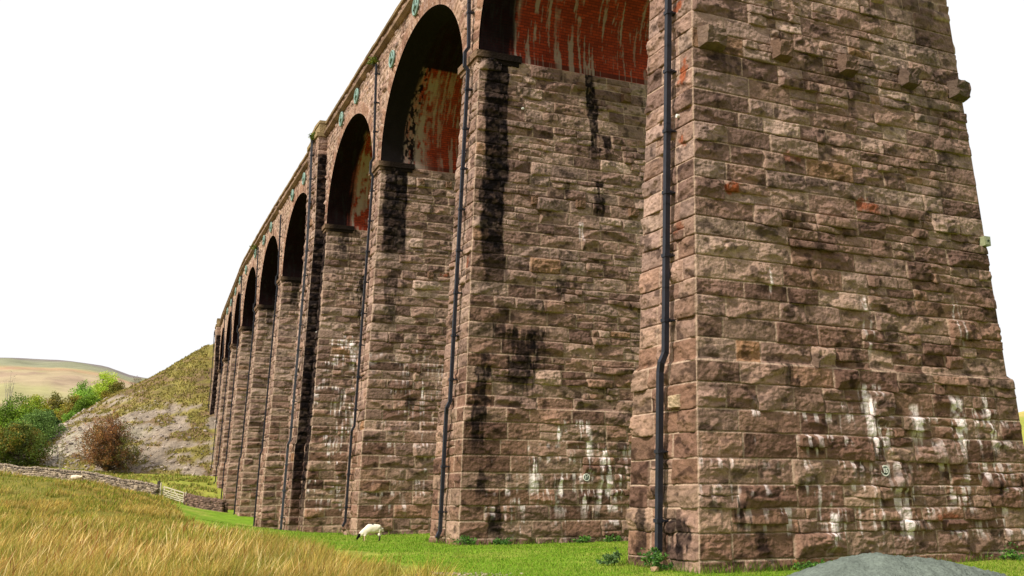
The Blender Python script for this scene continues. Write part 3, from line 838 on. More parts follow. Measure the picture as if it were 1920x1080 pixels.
# numbered plates ---------------------------------------------------------
def number_plate(sd, s, z, txt, rad):
    po, O, n, t, u0, v0, v1 = pier_objs[sd]
    up = np.array([0, 0, 1.]); c = O+s*n+(float(v0(np.array(z)))-.07)*t+z*up-via_off
    bm = bmesh.new()
    def cyl(r0, r1, d, th_, mi):
        ring = []
        for k in range(32):
            q = 2*math.pi*k/32; e = math.cos(q)*n+math.sin(q)*up
            ring.append([bm.verts.new(c+e*r-t*dd) for r, dd in ((r1, d-th_), (r1, d), (max(r0, .001), d))])
        for k in range(32):
            a, b = ring[k], ring[(k+1) % 32]
            for j in range(2):
                f = bm.faces.new([a[j], b[j], b[j+1], a[j+1]]); f.material_index = mi
    cyl(rad*.76, rad, .028, .20, 0); cyl(0, rad*.79, .018, .02, 1)
    cu = bpy.data.curves.new('digits', 'FONT'); cu.body = txt; cu.align_x = 'CENTER'; cu.align_y = 'CENTER'; cu.size = rad*1.15; cu.extrude = .006; cu.offset = .008
    tmp = bpy.data.objects.new('digits', cu); COL.objects.link(tmp)
    bpy.context.view_layer.update()
    dm = bpy.data.meshes.new_from_object(tmp.evaluated_get(bpy.context.evaluated_depsgraph_get()))
    bpy.data.objects.remove(tmp)
    vs = [bm.verts.new(c+v.co.x*n+v.co.y*up-t*(.026+v.co.z)) for v in dm.vertices]
    for p in dm.polygons:
        try: f = bm.faces.new([vs[i] for i in p.vertices]); f.material_index = 0
        except ValueError: pass
    bmesh.ops.recalc_face_normals(bm, faces=bm.faces[:])
    me = bpy.data.meshes.new('number_plate'); bm.to_mesh(me); bm.free()
    link('number_plate', me, [M_WHITE, M_DARKPL], po)
number_plate(101, 5.31, 2.58, '15', .155)
number_plate(102, 4.59, 2.64, '16', .155)
# small white survey studs and the little box near the right edge of the near pier
def stud(sd, face, s, z, r=.055):
    po, O, n, t, u0, v0, v1 = pier_objs[sd]; up = np.array([0, 0, 1.])
    if face == 'flank': b = O+s*n+float(v0(np.array(z)))*t+z*up; d = -t
    else: b = O+float(u0(np.array(z)))*n+s*t+z*up; d = -n
    V, F = merge([tube_np([b-d*.02, b+d*.11], r, 10), tube_np([b+d*.109, b+d*.12], [r, .003], 10)])
    part('survey_stud', V, F, None, M_WHITE, parent=po)
stud(101, 'end', .42, 12.5); stud(102, 'flank', 2.0, 18.6); stud(104, 'end', .4, 13.2)
po, O, n, t, u0, v0, v1 = pier_objs[101]; up = np.array([0, 0, 1.])
c = O+10.45*n+(float(v0(np.array(9.77)))-.12)*t+9.77*up; R = np.stack([n, t, up], 1)
bx = part('meter_box', *merge([box_np(*c, .26, .22, .30, R), box_np(*(c-t*.115+up*.0), .20, .02, .24, R)]), None, M_BOX, parent=po, smooth=False)
part('box_lock', *tube_np([c-t*.12, c-t*.15], .035, 10), None, M_DARKPL, parent=bx)

# ------------------------------------------------------------------ GROUND
def nonuni(lo, hi, mid0, mid1, stp, outer):
    a = np.arange(mid0, mid1, stp)
    def out(x, lim, s):
        L = []; d = stp
        while abs(x) < abs(lim) or (s > 0 and x < lim) or (s < 0 and x > lim):
            d *= outer; x += s*d; L.append(x)
            if (s > 0 and x >= lim) or (s < 0 and x <= lim): break
        return np.array(L)
    return np.concatenate([out(mid0, lo, -1)[::-1], a, out(a[-1], hi, 1)])
rr = nonuni(-3500, 3500, -75, 40, .45, 1.12); ff = nonuni(-2500, 5000, 14, 150, .5, 1.12)
Rg, Fg = np.meshgrid(rr, ff); Zg = ground_rf(Rg, Fg)
Xg, Yg = L2W(Rg, Fg)
def ground_colour(R_, F_, X_, Y_):
    lawn = lin(98, 130, 26); lawn2 = lin(122, 148, 42); gold = lin(134, 112, 52); rush = lin(120, 116, 48); moss = lin(150, 144, 64)
    e = XI(Y_)-X_
    n1 = fbm(X_*.5, Y_*.5, 4); n2 = fbm(X_*.12+7, Y_*.12, 3); n3 = fbm(X_*1.7, Y_*1.7, 3)
    is_r = sstep(6.8, 9.4, e+(n1-.5)*3.5-.9*sstep(48, 62, F_))
    c = lawn*(1-n1[..., None])+lawn2*n1[..., None]
    c = c*(.75+.5*n3[..., None])
    worn = sstep(.52, .68, n1)*.5; c = c*(1-worn[..., None])+lin(150, 146, 70)*worn[..., None]
    g = gold*(.5+.9*n3)[..., None]*(1-.45*sstep(.45, .6, n2))[..., None]+lin(96, 116, 36)*(.35*sstep(.5, .6, n2))[..., None]
    c = c*(1-is_r[..., None])+g*is_r[..., None]
    far = sstep(112, 125, F_); c = c*(1-far[..., None])+(moss*(.7+.6*n3[..., None])*(1-.5*n1[..., None])+lin(110, 140, 40)*.5*n1[..., None])*far[..., None]
    return c, is_r
Cg, _ = ground_colour(Rg, Fg, Xg, Yg)
me = mesh_np('ground', np.stack([Xg, Yg, Zg], -1).reshape(-1, 3), grid_faces(len(ff), len(rr)), Cg.reshape(-1, 3))
tag(link('ground', me, M_GRASSG), kind='structure')

# ------------------------------------------------------------------ embankment at the far end
EY = 190.0
ax0 = np.array([float(XI(EY))+4.3, EY]); ph = float(PHI(EY)); axd = np.array([math.sin(ph), math.cos(ph)])
def emb_h(x, y):
    dx, dy = x-ax0[0], y-ax0[1]
    al = np.maximum(dx*axd[0]+dy*axd[1], 0); side = np.hypot(dx-al*axd[0], dy-al*axd[1])
    h = 29.3-.635*np.maximum(side-4.2, 0)
    h = h+(fbm(x*.12, y*.12, 4)-.5)*2.2*sstep(3, 12, side)+(fbm(x*.6, y*.6, 3)-.5)*.7
    return h
gx = np.arange(-45, 85, .45); gy = np.arange(128, 330, .55)
X, Y = np.meshgrid(gx, gy); Z = emb_h(X, Y)
Gz = gz(X, Y)
keep = ((Z > Gz-1.2)[:-1, :-1])
Rr, Ffr = W2L(X, Y)
n1 = fbm(X*.09+3, Y*.09, 4); n2 = fbm(X*.9, Y*.9, 4); n3 = fbm(X*.35, Z*1.2, 3)
pxx = 960+Rr/Ffr*1965
scr = lin(148, 139, 121)*(.5+1.0*n2)[..., None]; scr2 = lin(134, 121, 106)*(.6+.8*n2)[..., None]
gra = lin(122, 112, 58)*(.3+1.4*n2)[..., None]; gra2 = lin(112, 92, 66)*(.5+1.0*n2)[..., None]
n4 = fbm(X*.45+9, Y*.45+Z*.5, 5); w = sstep(.5, .66, n1+(X-13)/60.+(Z-11)/60.+(n3-.5)*.3+(n4-.5)*1.3)
gr = gra*(1-sstep(.45, .6, n3)[..., None])+gra2*sstep(.45, .6, n3)[..., None]
low = sstep(.4, .6, n1+(X-10)/50)
sc_ = scr*(1-low[..., None])+scr2*low[..., None]
w = np.maximum(w, sstep(21.5, 25.0, Z+(n1-.5)*8)*.9)
Cc = sc_*(1-w[..., None])+gr*w[..., None]
me = mesh_np('embankment', np.stack([X, Y, Z], -1).reshape(-1, 3), grid_faces(*X.shape, keep), Cc.reshape(-1, 3))
tag(link('embankment', me, M_SCREE), kind='structure')
# loose scree on the slope (uncountable)
rng = np.random.default_rng(3)
sx = rng.uniform(-42, 36, 60000); sy = rng.uniform(130, 250, 60000)
sz = emb_h(sx, sy); sg = gz(sx, sy)
ww = np.exp(-((sx+8)/26)**2)
q = (sz > sg-.3) & (sz < 24) & (rng.random(60000) < ww*.95) & (fbm(sx*.09+3, sy*.09, 4)+(sx-12)/60+(sz-14)/60 < .66)
sx, sy, sz = sx[q], sy[q], sz[q]
ss = rng.lognormal(-1.75, .42, len(sx))[:, None]*np.array([1.2, 1, .7])
ss[sz < 12] *= 1.25; ss *= (1.25-.65*sstep(-14, 12, sx))[:, None]
cols = lin(166, 152, 140)*rng.uniform(.55, 1.3, (len(sx), 1))*np.where(rng.random((len(sx), 1)) < .15, .6, 1)
V, F, C = stones_np(np.c_[sx, sy, sz+ss[:, 2]*.2], ss, rng, cols)
tag(link('scree_stones', mesh_np('scree_stones', V, F, C, smooth=False), M_ROCK), 'grey angular scree stones spilling down the embankment slope', 'scree', kind='stuff')

# ------------------------------------------------------------------ moor hills on the horizon
az = np.radians(np.arange(-75, 76, .35)); dist = np.concatenate([np.linspace(230, 1000, 40), np.linspace(1020, 3400, 70)])
AZ, DI = np.meshgrid(az, dist)
deg = np.degrees(AZ)
sk_p = [-75, -40, -30, -26, -23.8, -21.6, -20.3, -19.4, -15, -5, 10, 22, 24.5, 25.8, 30, 45, 75]
sk_h = [225, 250, 262, 261, 256, 244, 226, 220, 205, 170, 130, 110, 125, 153, 190, 220, 190]     # skyline height above the eye, px at 1975
sky_h = np.interp(deg, sk_p, sk_h)/1975*2500*np.cos(AZ)
prof = sstep(300, 2500, DI)*.55+.45*np.clip((DI-500)/2000, 0, 1)**2
Zm = HC+7+(sky_h-7)*np.clip(prof, 0, 1)
Zm = Zm-np.clip(DI-2500, 0, 1e9)*.10
Zm += (fbm(AZ*30+3, DI*.004, 4)-.5)*14*sstep(300, 900, DI)*(1-sstep(2200, 2500, DI)*.8)
Zm = np.where(DI < 330, Zm-8*(1-sstep(230, 330, DI)), Zm)
Rm, Fm = DI*np.sin(AZ), DI*np.cos(AZ); Xm, Ym = L2W(Rm, Fm)
nn = fbm(Rm*.006, Fm*.003, 5); n2 = fbm(Rm*.03, Fm*.012, 4)
tan = lin(156, 140, 112); tg = lin(146, 140, 100); hth = lin(132, 108, 96); grn = lin(124, 124, 100)
c = tan*(1-sstep(.45, .6, nn)[..., None])+tg*sstep(.45, .6, nn)[..., None]
k = sstep(.58, .66, n2)[..., None]; c = c*(1-k*.5)+hth*k*.5
rel = (Zm-HC)/np.maximum(sky_h, 1)
kg = sstep(.76, .80, rel+(n2-.5)*.03)[..., None]; c = c*(1-kg)+grn*(.8+.4*n2[..., None])*kg
kd = sstep(.90, .95, rel+(n2-.5)*.12)[..., None]; c = c*(1-kd)+lin(112, 104, 102)*kd
kr = (np.exp(-((rel-.745)/.022)**2)*.7)[..., None]; c = c*(1-kr)+lin(166, 128, 104)*kr
rt = sstep(15, 20, deg)[..., None]; c = c*(1-rt)+lin(164, 150, 84)*(.7+.6*n2[..., None])*rt
me = mesh_np('moor_hills', np.stack([Xm, Ym, Zm], -1).reshape(-1, 3), grid_faces(*Xm.shape), c.reshape(-1, 3))
tag(link('moor_hills', me, M_MOOR), kind='structure')

# ------------------------------------------------------------------ grasses
def blades(P, H, Wd, C, rng, lean=.35, wind=(0.25, 0.0), basec=None):
    n = len(P); a = rng.uniform(0, 2*math.pi, n)
    face = YAW+rng.normal(0, .6, n)          # broad side roughly towards any viewer on the path
    sx, sy = np.cos(-face), np.sin(-face)
    lx = rng.normal(0, lean, n)+wind[0]; ly = rng.normal(0, lean, n)+wind[1]
    side = np.stack([sx, sy, 0*sx], -1)*(Wd/2)[:, None]
    top = P+np.stack([lx*H, ly*H, H], -1)
    mid = P+np.stack([lx*H*.35, ly*H*.35, H*.55], -1)
    V = np.stack([P-side, P+side, mid-side*.75, mid+side*.75, top], 1).reshape(-1, 3)
    b = np.arange(n)*5
    F = np.concatenate([np.stack([b, b+1, b+3], -1), np.stack([b, b+3, b+2], -1), np.stack([b+2, b+3, b+4], -1)])
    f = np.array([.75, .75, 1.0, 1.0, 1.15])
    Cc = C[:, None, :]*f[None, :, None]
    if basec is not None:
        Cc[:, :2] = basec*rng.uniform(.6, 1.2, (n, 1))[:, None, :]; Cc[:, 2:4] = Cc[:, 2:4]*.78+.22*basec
    Cc = Cc.reshape(-1, 3)
    return V, F, Cc

def scatter(n, f0, f1, k0, k1, rng, pw=1.0):
    u = rng.random(n); f = f0*(f1/f0)**(u**pw); r = rng.uniform(k0, k1, n)*f
    return r, f
rng = np.random.default_rng(21)
VV = []
def rushes(n, f0, f1, k0, k1, hmin, hmax, wk, hseed):
    r, f = scatter(n, f0, f1, k0, k1, rng)
    x, y = L2W(r, f)
    e = XI(y)-x; n1 = fbm(x*.5, y*.5, 4)
    cl = fbm(x*.9+2, y*.9+4, 3); n2 = fbm(x*.12+7, y*.12, 3)
    ok = (e+(n1-.5)*3.5 > 7.6+.9*rng.random(n)+.9*sstep(48, 62, f)+1.3*(1-sstep(27, 37, f))) & (rng.random(n) < sstep(.30, .52, cl)*.9+.12)
    gp = np.maximum(sstep(.53, .61, n2), .8*sstep(.56, .64, fbm(x*.3+5, y*.3, 3)))*sstep(42, 60, f)      # short green patches among the rushes
    ok &= rng.random(n) > gp*.75
    x, y, f, cl, n2, gp, e = x[ok], y[ok], f[ok], cl[ok], n2[ok], gp[ok], e[ok]
    z = gz(x, y)
    H = rng.uniform(hmin, hmax, len(x))*(.55+.9*cl)*(1-.5*gp)*(.6+.4*sstep(6.3, 9, e))*(1-.5*sstep(36, 47, f))*(.65+.7*fbm(x*2.2, y*2.2, 2))
    Wd = wk*f*rng.uniform(.6, 1.4, len(x))
    pal = np.array([lin(222, 190, 96), lin(206, 172, 78), lin(232, 208, 128), lin(182, 134, 60), lin(140, 152, 46), lin(156, 164, 60), lin(212, 172, 92), lin(120, 134, 42), lin(160, 100, 44)])
    tone = fbm(x*.35+11, y*.35, 3)
    idx = rng.integers(0, 9, len(x))
    g = rng.random(len(x)) < sstep(.38, .58, 1-tone)*.6+.08+gp*.6-.15*(f > 60); idx[g] = rng.choice([4, 5, 7, 0], g.sum())
    gld = (~g) & (rng.random(len(x)) < .6); idx[gld] = rng.choice([0, 1, 2, 6], gld.sum())
    C = pal[idx]*rng.uniform(.5, 1.4, (len(x), 1))*.74*(.7+.6*fbm(x*.7+3, y*.7, 2))[:, None]
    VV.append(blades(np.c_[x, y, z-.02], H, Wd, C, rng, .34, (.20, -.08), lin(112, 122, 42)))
rushes(190000, 19, 56, -.60, .06, .22, .60, .00056, 1)
rushes(120000, 54, 122, -.58, -.16, .55, 1.1, .0006, 2)
# taller flowering stalks standing out of the rushes
r, f = scatter(6000, 20, 46, -.60, .02, rng); x, y = L2W(r, f); e = XI(y)-x
ok = (e+(fbm(x*.5, y*.5, 4)-.5)*3.5 > 9.0+1.5*(1-sstep(27, 37, f))) & (fbm(x*.8, y*.8+9, 3) > .46); x, y, f = x[ok], y[ok], f[ok]
H = rng.uniform(.45, .85, len(x))*(1-.4*sstep(34, 46, f)); pal = np.array([lin(236, 212, 150), lin(214, 180, 110), lin(150, 96, 50), lin(120, 84, 46), lin(232, 200, 128)])
C = pal[rng.integers(0, 5, len(x))]
VV.append(blades(np.c_[x, y, gz(x, y)], H, .0009*f, C, rng, .30, (.22, -.05)))
# tussocks on the pasture beyond the wall and on the grassy part of the bank
def tufts(r, f, hfun, pal, hm, wk, thr, bank=False):
    x, y = L2W(r, f); z = hfun(x, y)
    ok = fbm(x*.45+9, y*.45, 3) > thr
    ok &= (XI(np.clip(y, -60, 300))-x > 1.2)
    g = gz(x, y); eh = emb_h(x, y)
    if bank:
        nn1 = fbm(x*.09+3, y*.09, 4); nn4 = fbm(x*.45+9, y*.45+z*.5, 5)
        ok &= (z > g+.2) & ((nn1+(x-13)/60+(z-11)/60+(nn4-.5)*1.3 > .56) | (z+(nn1-.5)*8 > 22))
    else: ok &= eh < g
    x, y, z, f = x[ok], y[ok], z[ok], f[ok]
    P_ = np.array([lin(*q) for q in pal]); C = P_[rng.integers(0, len(P_), len(x))]*rng.uniform(.5, 1.3, (len(x), 1))
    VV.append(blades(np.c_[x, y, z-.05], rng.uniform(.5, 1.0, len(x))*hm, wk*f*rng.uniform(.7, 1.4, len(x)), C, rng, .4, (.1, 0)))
r, f = scatter(60000, 112, 185, -.56, -.12, rng); tufts(r, f, gz, [(150, 140, 60), (120, 140, 44), (132, 126, 60), (164, 148, 84), (110, 120, 44)], .42, .0009, .42)
r, f = scatter(60000, 140, 240, -.50, -.22, rng); tufts(r, f, emb_h, [(150, 134, 70), (130, 120, 60), (160, 146, 80), (124, 108, 66), (136, 134, 62)], .42, .0012, .30, True)
V, F, C = join_np(VV)
tag(link('rush_grass', mesh_np('rush_grass', V, F, C, smooth=False), M_BLADE), 'tall golden rushes and seeding moor grass covering the rough pasture', 'grass', kind='stuff')
# seed heads on taller stems
# lawn tufts
n = 190000
r, f = scatter(n, 20, 75, -.35, .60, rng)
x, y = L2W(r, f); e = XI(y)-x; n1 = fbm(x*.5, y*.5, 4)
ok = (e+(n1-.5)*3.5 < 7.0)
for (Yn, T, *_r) in PIERS:
    ok &= ~((y > Yn-.7) & (y < Yn+T+.7) & (e < 1.0))
x, y, f, e, n1 = x[ok], y[ok], f[ok], e[ok], n1[ok]
z = gz(x, y); cl = fbm(x*1.1, y*1.1, 3)
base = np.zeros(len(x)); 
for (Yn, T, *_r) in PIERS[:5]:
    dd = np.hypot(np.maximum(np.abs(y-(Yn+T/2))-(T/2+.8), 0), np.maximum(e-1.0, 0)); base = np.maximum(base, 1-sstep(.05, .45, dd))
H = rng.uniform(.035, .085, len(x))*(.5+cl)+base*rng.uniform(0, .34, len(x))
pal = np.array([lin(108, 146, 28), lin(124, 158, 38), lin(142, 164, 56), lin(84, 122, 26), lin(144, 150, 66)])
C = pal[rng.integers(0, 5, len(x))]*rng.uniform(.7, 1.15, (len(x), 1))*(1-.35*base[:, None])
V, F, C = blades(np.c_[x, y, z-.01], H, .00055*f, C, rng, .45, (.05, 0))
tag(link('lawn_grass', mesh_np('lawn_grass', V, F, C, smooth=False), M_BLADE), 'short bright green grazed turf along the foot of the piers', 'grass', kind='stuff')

# ------------------------------------------------------------------ drystone walls
def drystone(name, pts, hgt, label, seed, tone=(150, 138, 124), cat='stone wall'):
    rng = np.random.default_rng(seed)
    pts = np.array(pts, float)        # (r,f) line
    seg = np.hypot(*np.diff(pts, axis=0).T); cum = np.r_[0, np.cumsum(seg)]; L = cum[-1]
    P = []; S = []; Cc = []; Az = []
    core = []
    def at(s):
        r = np.interp(s, cum, pts[:, 0]); f = np.interp(s, cum, pts[:, 1]); return L2W(r, f)
    s = 0
    ends = at(0.), at(L)
    rows = int(hgt/.21)
    for side in (-1, 1):
        for j in range(rows):
            s = rng.uniform(0, .2)
            while s < L:
                ln = rng.uniform(.22, .62); x, y = at(s+ln/2); x2, y2 = at(min(s+ln/2+.3, L+.3)); x1, y1 = at(max(s+ln/2-.3, 0))
                a = math.atan2(y2-y1, x2-x1); th_ = .26*(1-.35*j/rows)
                P.append((x-math.sin(a)*th_*side, y+math.cos(a)*th_*side, .08+j*.205+rng.normal(0, .02))); S.append((ln*.55, .19, .122)); Az.append(a)
                Cc.append(rng.uniform(.4, 1.5)); s += ln
    s = 0
    while s < L:
        ln = rng.uniform(.16, .36); x, y = at(s); x2, y2 = at(min(s+.3, L)); x1, y1 = at(max(s-.3, 0)); a = math.atan2(y2-y1, x2-x1)
        P.append((x, y, rows*.205+.12)); S.append((ln*.5, .24, .17*rng.uniform(.7, 1.2))); Az.append(a); Cc.append(rng.uniform(.8, 1.45)); s += ln
    P = np.array(P); S = np.array(S); Az = np.array(Az)
    P[:, 2] += gz(P[:, 0], P[:, 1])-.05
    cols = lin(*tone)*np.array(Cc)[:, None]
    V, F, C = stones_np(P, S, rng, cols, .2, (Az+rng.normal(0, .08, len(P)), rng.normal(0, .07, len(P))))
    # rubble heart so no daylight shows through
    K = []; ss = np.arange(0, L, .8)
    for a_, b_ in zip(ss[:-1], ss[1:]):
        p, q = at(a_), at(b_); za, zb_ = float(gz(*p)), float(gz(*q)); K.append(beam((p[0], p[1], za+hgt*.42), (q[0], q[1], zb_+hgt*.42), .42, hgt*.9))
    vk, fk = merge(K); fk = np.concatenate([fk[:, [0, 1, 2]], fk[:, [0, 2, 3]]])
    V, F, C = join_np([(V, F, C), (vk, fk, np.broadcast_to(lin(50, 42, 36), (len(vk), 3)).copy())])
    o0 = np.array([*at(0.), 0.0]); o0[2] = float(gz(o0[0], o0[1]))
    ob = link(name, mesh_np(name, V-o0, F, C, smooth=False), M_ROCK); ob.location = o0
    tag(ob, label, cat)
def rf(px, f): return ((px-960)/1935*f*.985, f)
drystone('drystone_wall', [rf(-120, 138), rf(0, 130), rf(90, 126), rf(178, 122), rf(240, 118), rf(298, 115)], 1.25, 'long drystone field wall running left from the gate below the scree', 4, (146, 131, 113))
drystone('drystone_wall', [rf(352, 113.5), rf(380, 111), rf(402, 109), rf(424, 107)], 1.1, 'short dark drystone wall between the gate and the viaduct pier', 5, (112, 90, 78))

# ------------------------------------------------------------------ field gate and posts
gL = np.array([*L2W(*rf(307.5, 115.2)), 0]); gR = np.array([*L2W(*rf(349, 113.4)), 0])
gl = float(gz(*gL[:2])); gr_ = float(gz(*gR[:2])); gL[2] = gl; gR[2] = gr_+.05
gate = empty('field_gate', tuple(gL)); tag(gate, 'pale weathered wooden five bar field gate with diagonal braces, closed', 'gate')
axg = gR-gL; Lg = np.linalg.norm(axg[:2]); dg = axg/Lg
def gp(s, z): return np.array([dg[0]*s, dg[1]*s, dg[2]*s+z])
nrmg = (-dg[1], dg[0], 0)
for z in (.16, .36, .58, .82, 1.14):
    link('rail', mesh_np('rail', *beam(gp(.06, z), gp(Lg-.1, z), .10 if z < 1.1 else .12, .05, up=nrmg), smooth=False), M_WOOD, gate)
for s in (.07, Lg-.14):
    link('stile', mesh_np('stile', *beam(gp(s, .05), gp(s, 1.22), .11, .07, up=nrmg), smooth=False), M_WOOD, gate)
off = np.array(nrmg)*-.05
for a, b in (((.15, .18), (Lg*.47, 1.12)), ((Lg*.52, 1.12), (Lg*.85, .2)), ((.12, 1.1), (.5, .8))):
    link('brace', mesh_np('brace', *beam(gp(*a)+off, gp(*b)+off, .09, .045, up=nrmg), smooth=False), M_WOOD, gate)
def post(px, f, w, h, mat, label, top=.0):
    x, y = L2W(*rf(px, f)); z = float(gz(x, y))
    bm = bmesh.new(); bmesh.ops.create_cube(bm, size=1)
    for v in bm.verts:
        k = 1 if v.co.z < 0 else .92
        v.co = Vector((v.co.x*w*k, v.co.y*w*k, (v.co.z+.5)*(h+.3)-.3+(v.co.x*.08 if v.co.z > 0 else 0)))
    bmesh.ops.bevel(bm, geom=bm.edges[:], offset=.02, segments=1, affect='EDGES')
    me = bpy.data.meshes.new('gatepost'); bm.to_mesh(me); bm.free()
    o = link('gatepost', me, mat); o.location = (x, y, z); o.rotation_euler = (0, 0, -YAW); tag(o, label, 'gatepost', 'posts beside the field gate')
post(299.5, 115.4, .30, 1.65, M_DWOOD, 'thick dark timber gatepost at the end of the long drystone wall')
post(303.5, 115.0, .16, 1.50, M_WOOD, 'slim pale gatepost on the left hinge side of the gate')
post(351.5, 113.2, .16, 1.35, M_WOOD, 'short pale gatepost on the right side of the gate')

# ------------------------------------------------------------------ trees and bushes
def leaves(cent, rad, n, size, cols, rng, squash=.85):
    """leaf cards round cluster centres; cent (k,3), rad (k,), cols (k,3)"""
    k = len(cent); w = rad**2; idx = rng.choice(k, n, p=w/w.sum())
    d = rng.normal(0, 1, (n, 3)); d /= np.linalg.norm(d, axis=1)[:, None]
    rr = rng.random(n)**.45
    P = cent[idx]+d*(rad[idx]*rr)[:, None]*[1, 1, squash]
    a = rng.normal(0, 1, (n, 3)); a += d*.6; a /= np.linalg.norm(a, axis=1)[:, None]
    b = np.cross(a, rng.normal(0, 1, (n, 3))); b /= np.linalg.norm(b, axis=1)[:, None]; c = np.cross(a, b)
    s = size*rng.uniform(.6, 1.4, n)[:, None]
    V = np.stack([P-b*s*.5, P+c*s*.32, P+b*s*.5, P-c*s*.32], 1).reshape(-1, 3)
    F = np.arange(n*4).reshape(n, 4)
    C = cols[idx]*rng.uniform(.6, 1.35, (n, 1))
    return V, F, np.repeat(C, 4, axis=0)

def tree(name, px, py_base, f, h, w, pal, label, seed, nl=2600, ls=.42, cat='tree', group=None, trunk_h=.22, pal2=None, zfix=None):
    h *= 1.08; ls *= 1.1
    rng = np.random.default_rng(seed)
    x, y = L2W(*rf(px, f)); z = float(np.maximum(gz(x, y), 0)) if zfix is None else zfix
    root = empty(name, (x, y, z)); tag(root, label, cat, group)
    w *= 1.3; k = int(40+w*6); nl = int(nl*1.25)
    cent = []; rad = []
    while len(cent) < k:
        p = rng.uniform(-1, 1, 3)
        if np.linalg.norm(p) < 1 and rng.random() < .35+np.linalg.norm(p):
            zz = trunk_h*h+(p[2]*.5+.5)*h*(1-trunk_h)*.93
            taper = 1-.45*max(0, p[2])
            cent.append((p[0]*w/2*.82*taper, p[1]*w/2*.82*taper, zz)); rad.append(rng.uniform(.09, .17)*(w+h)/2*(1.1-.3*abs(p[2])))
    cent = np.array(cent); rad = np.array(rad)
    pal = np.array([lin(*c) for c in pal]); cols = pal[rng.integers(0, len(pal), k)]*rng.uniform(.75, 1.2, (k, 1))
    V, F, C = leaves(cent, rad, int(nl*1.9), ls*.72, cols, rng)
    link('crown', mesh_np('crown', V, F, C, smooth=False), M_LEAF, root)
    L = [tube_np([(0, 0, -.3), (.05*h*.1, 0, h*.2), (0, .02*h, h*.45), (0, 0, h*.75)], [h*.028, h*.022, h*.015, h*.004], 7)]
    for c in cent[::2]:
        z0 = min(c[2]*.5, h*.5)+rng.uniform(0, .1)*h
        z0 = min(z0, c[2])
        L.append(tube_np([(0, 0, z0), (c[0]*.5, c[1]*.5, z0*.5+c[2]*.5-.02*h), tuple(c)], [h*.010, h*.006, h*.002], 5))
    V, F = merge(L); link('trunk', mesh_np('trunk', V, F), M_BARK, root)
    return root
G1 = [(104, 132, 36), (122, 152, 46), (90, 116, 36)]; G2 = [(158, 168, 44), (136, 156, 48), (164, 158, 44)]; G3 = [(60, 84, 40), (72, 96, 46)]; OL = [(124, 116, 44), (104, 104, 40), (140, 124, 48)]
BR = [(100, 106, 40), (122, 108, 40), (84, 100, 36)]; BG = [(96, 124, 58), (106, 134, 62)]; LG = [(128, 168, 62), (150, 190, 70), (116, 152, 52)]
def zat(py, f): return HC+(929-py)/1975*f
TG = 'trees in the hollow left of the embankment'
FT = 214
def T_(px, top, bot, wpx, pal, label, seed, f=FT, **k):
    m = f/1975; tree('broadleaf_tree', px, bot, f, (bot-top)*m, wpx*m, pal, label, seed, group=TG, zfix=zat(bot, f), **k)
T_(30, 797, 880, 112, BR, 'brown tinged olive tree lowest on the left, beside the drystone wall', 1, 148, nl=7500, ls=.30, trunk_h=.04)
T_(66, 772, 868, 96, BG, 'blue green rounded tree right of the brown tinged one', 2, 160, nl=6500, ls=.32, trunk_h=.04)
T_(12, 742, 860, 92, G1, 'tall mid green tree at the left edge of the photo', 3, 172, nl=7000, ls=.34, trunk_h=.05)
T_(52, 742, 850, 62, G2, 'yellow green tree behind the blue green one', 4, 226, nl=5000, trunk_h=.05)
T_(92, 737, 850, 50, OL, 'olive tree with a narrow top in the middle of the grove', 5, 240, nl=4600, trunk_h=.05)
T_(84, 775, 860, 58, G3, 'dark green tree in the gap of the grove', 6, 176, nl=5000, trunk_h=.05)
T_(128, 742, 845, 62, OL, 'yellowish olive tree at the foot of the scree slope', 7, 222, nl=5000, trunk_h=.05)
T_(126, 775, 850, 62, LG, 'pale green low tree in front of the yellowish olive one', 8, 208, nl=4800, trunk_h=.04)
T_(160, 736, 830, 62, G1, 'dense dark topped green tree against the scree edge', 9, 216, nl=5000, trunk_h=.05)
T_(144, 714, 820, 48, LG, 'bright emerald tree rising behind the grove', 10, 240, nl=4200, trunk_h=.05)
T_(186, 694, 815, 54, [(176, 196, 60), (160, 188, 56), (192, 204, 92)], 'lightest yellow green tree, tallest against the moor', 11, 250, nl=4200, trunk_h=.1)
T_(208, 718, 800, 50, OL, 'olive green tree nearest the embankment crest', 12, 236, nl=4200, trunk_h=.05)
T_(103, 760, 850, 40, G2, 'small yellow tree in the middle of the grove', 13, 232, nl=1800, trunk_h=.05)

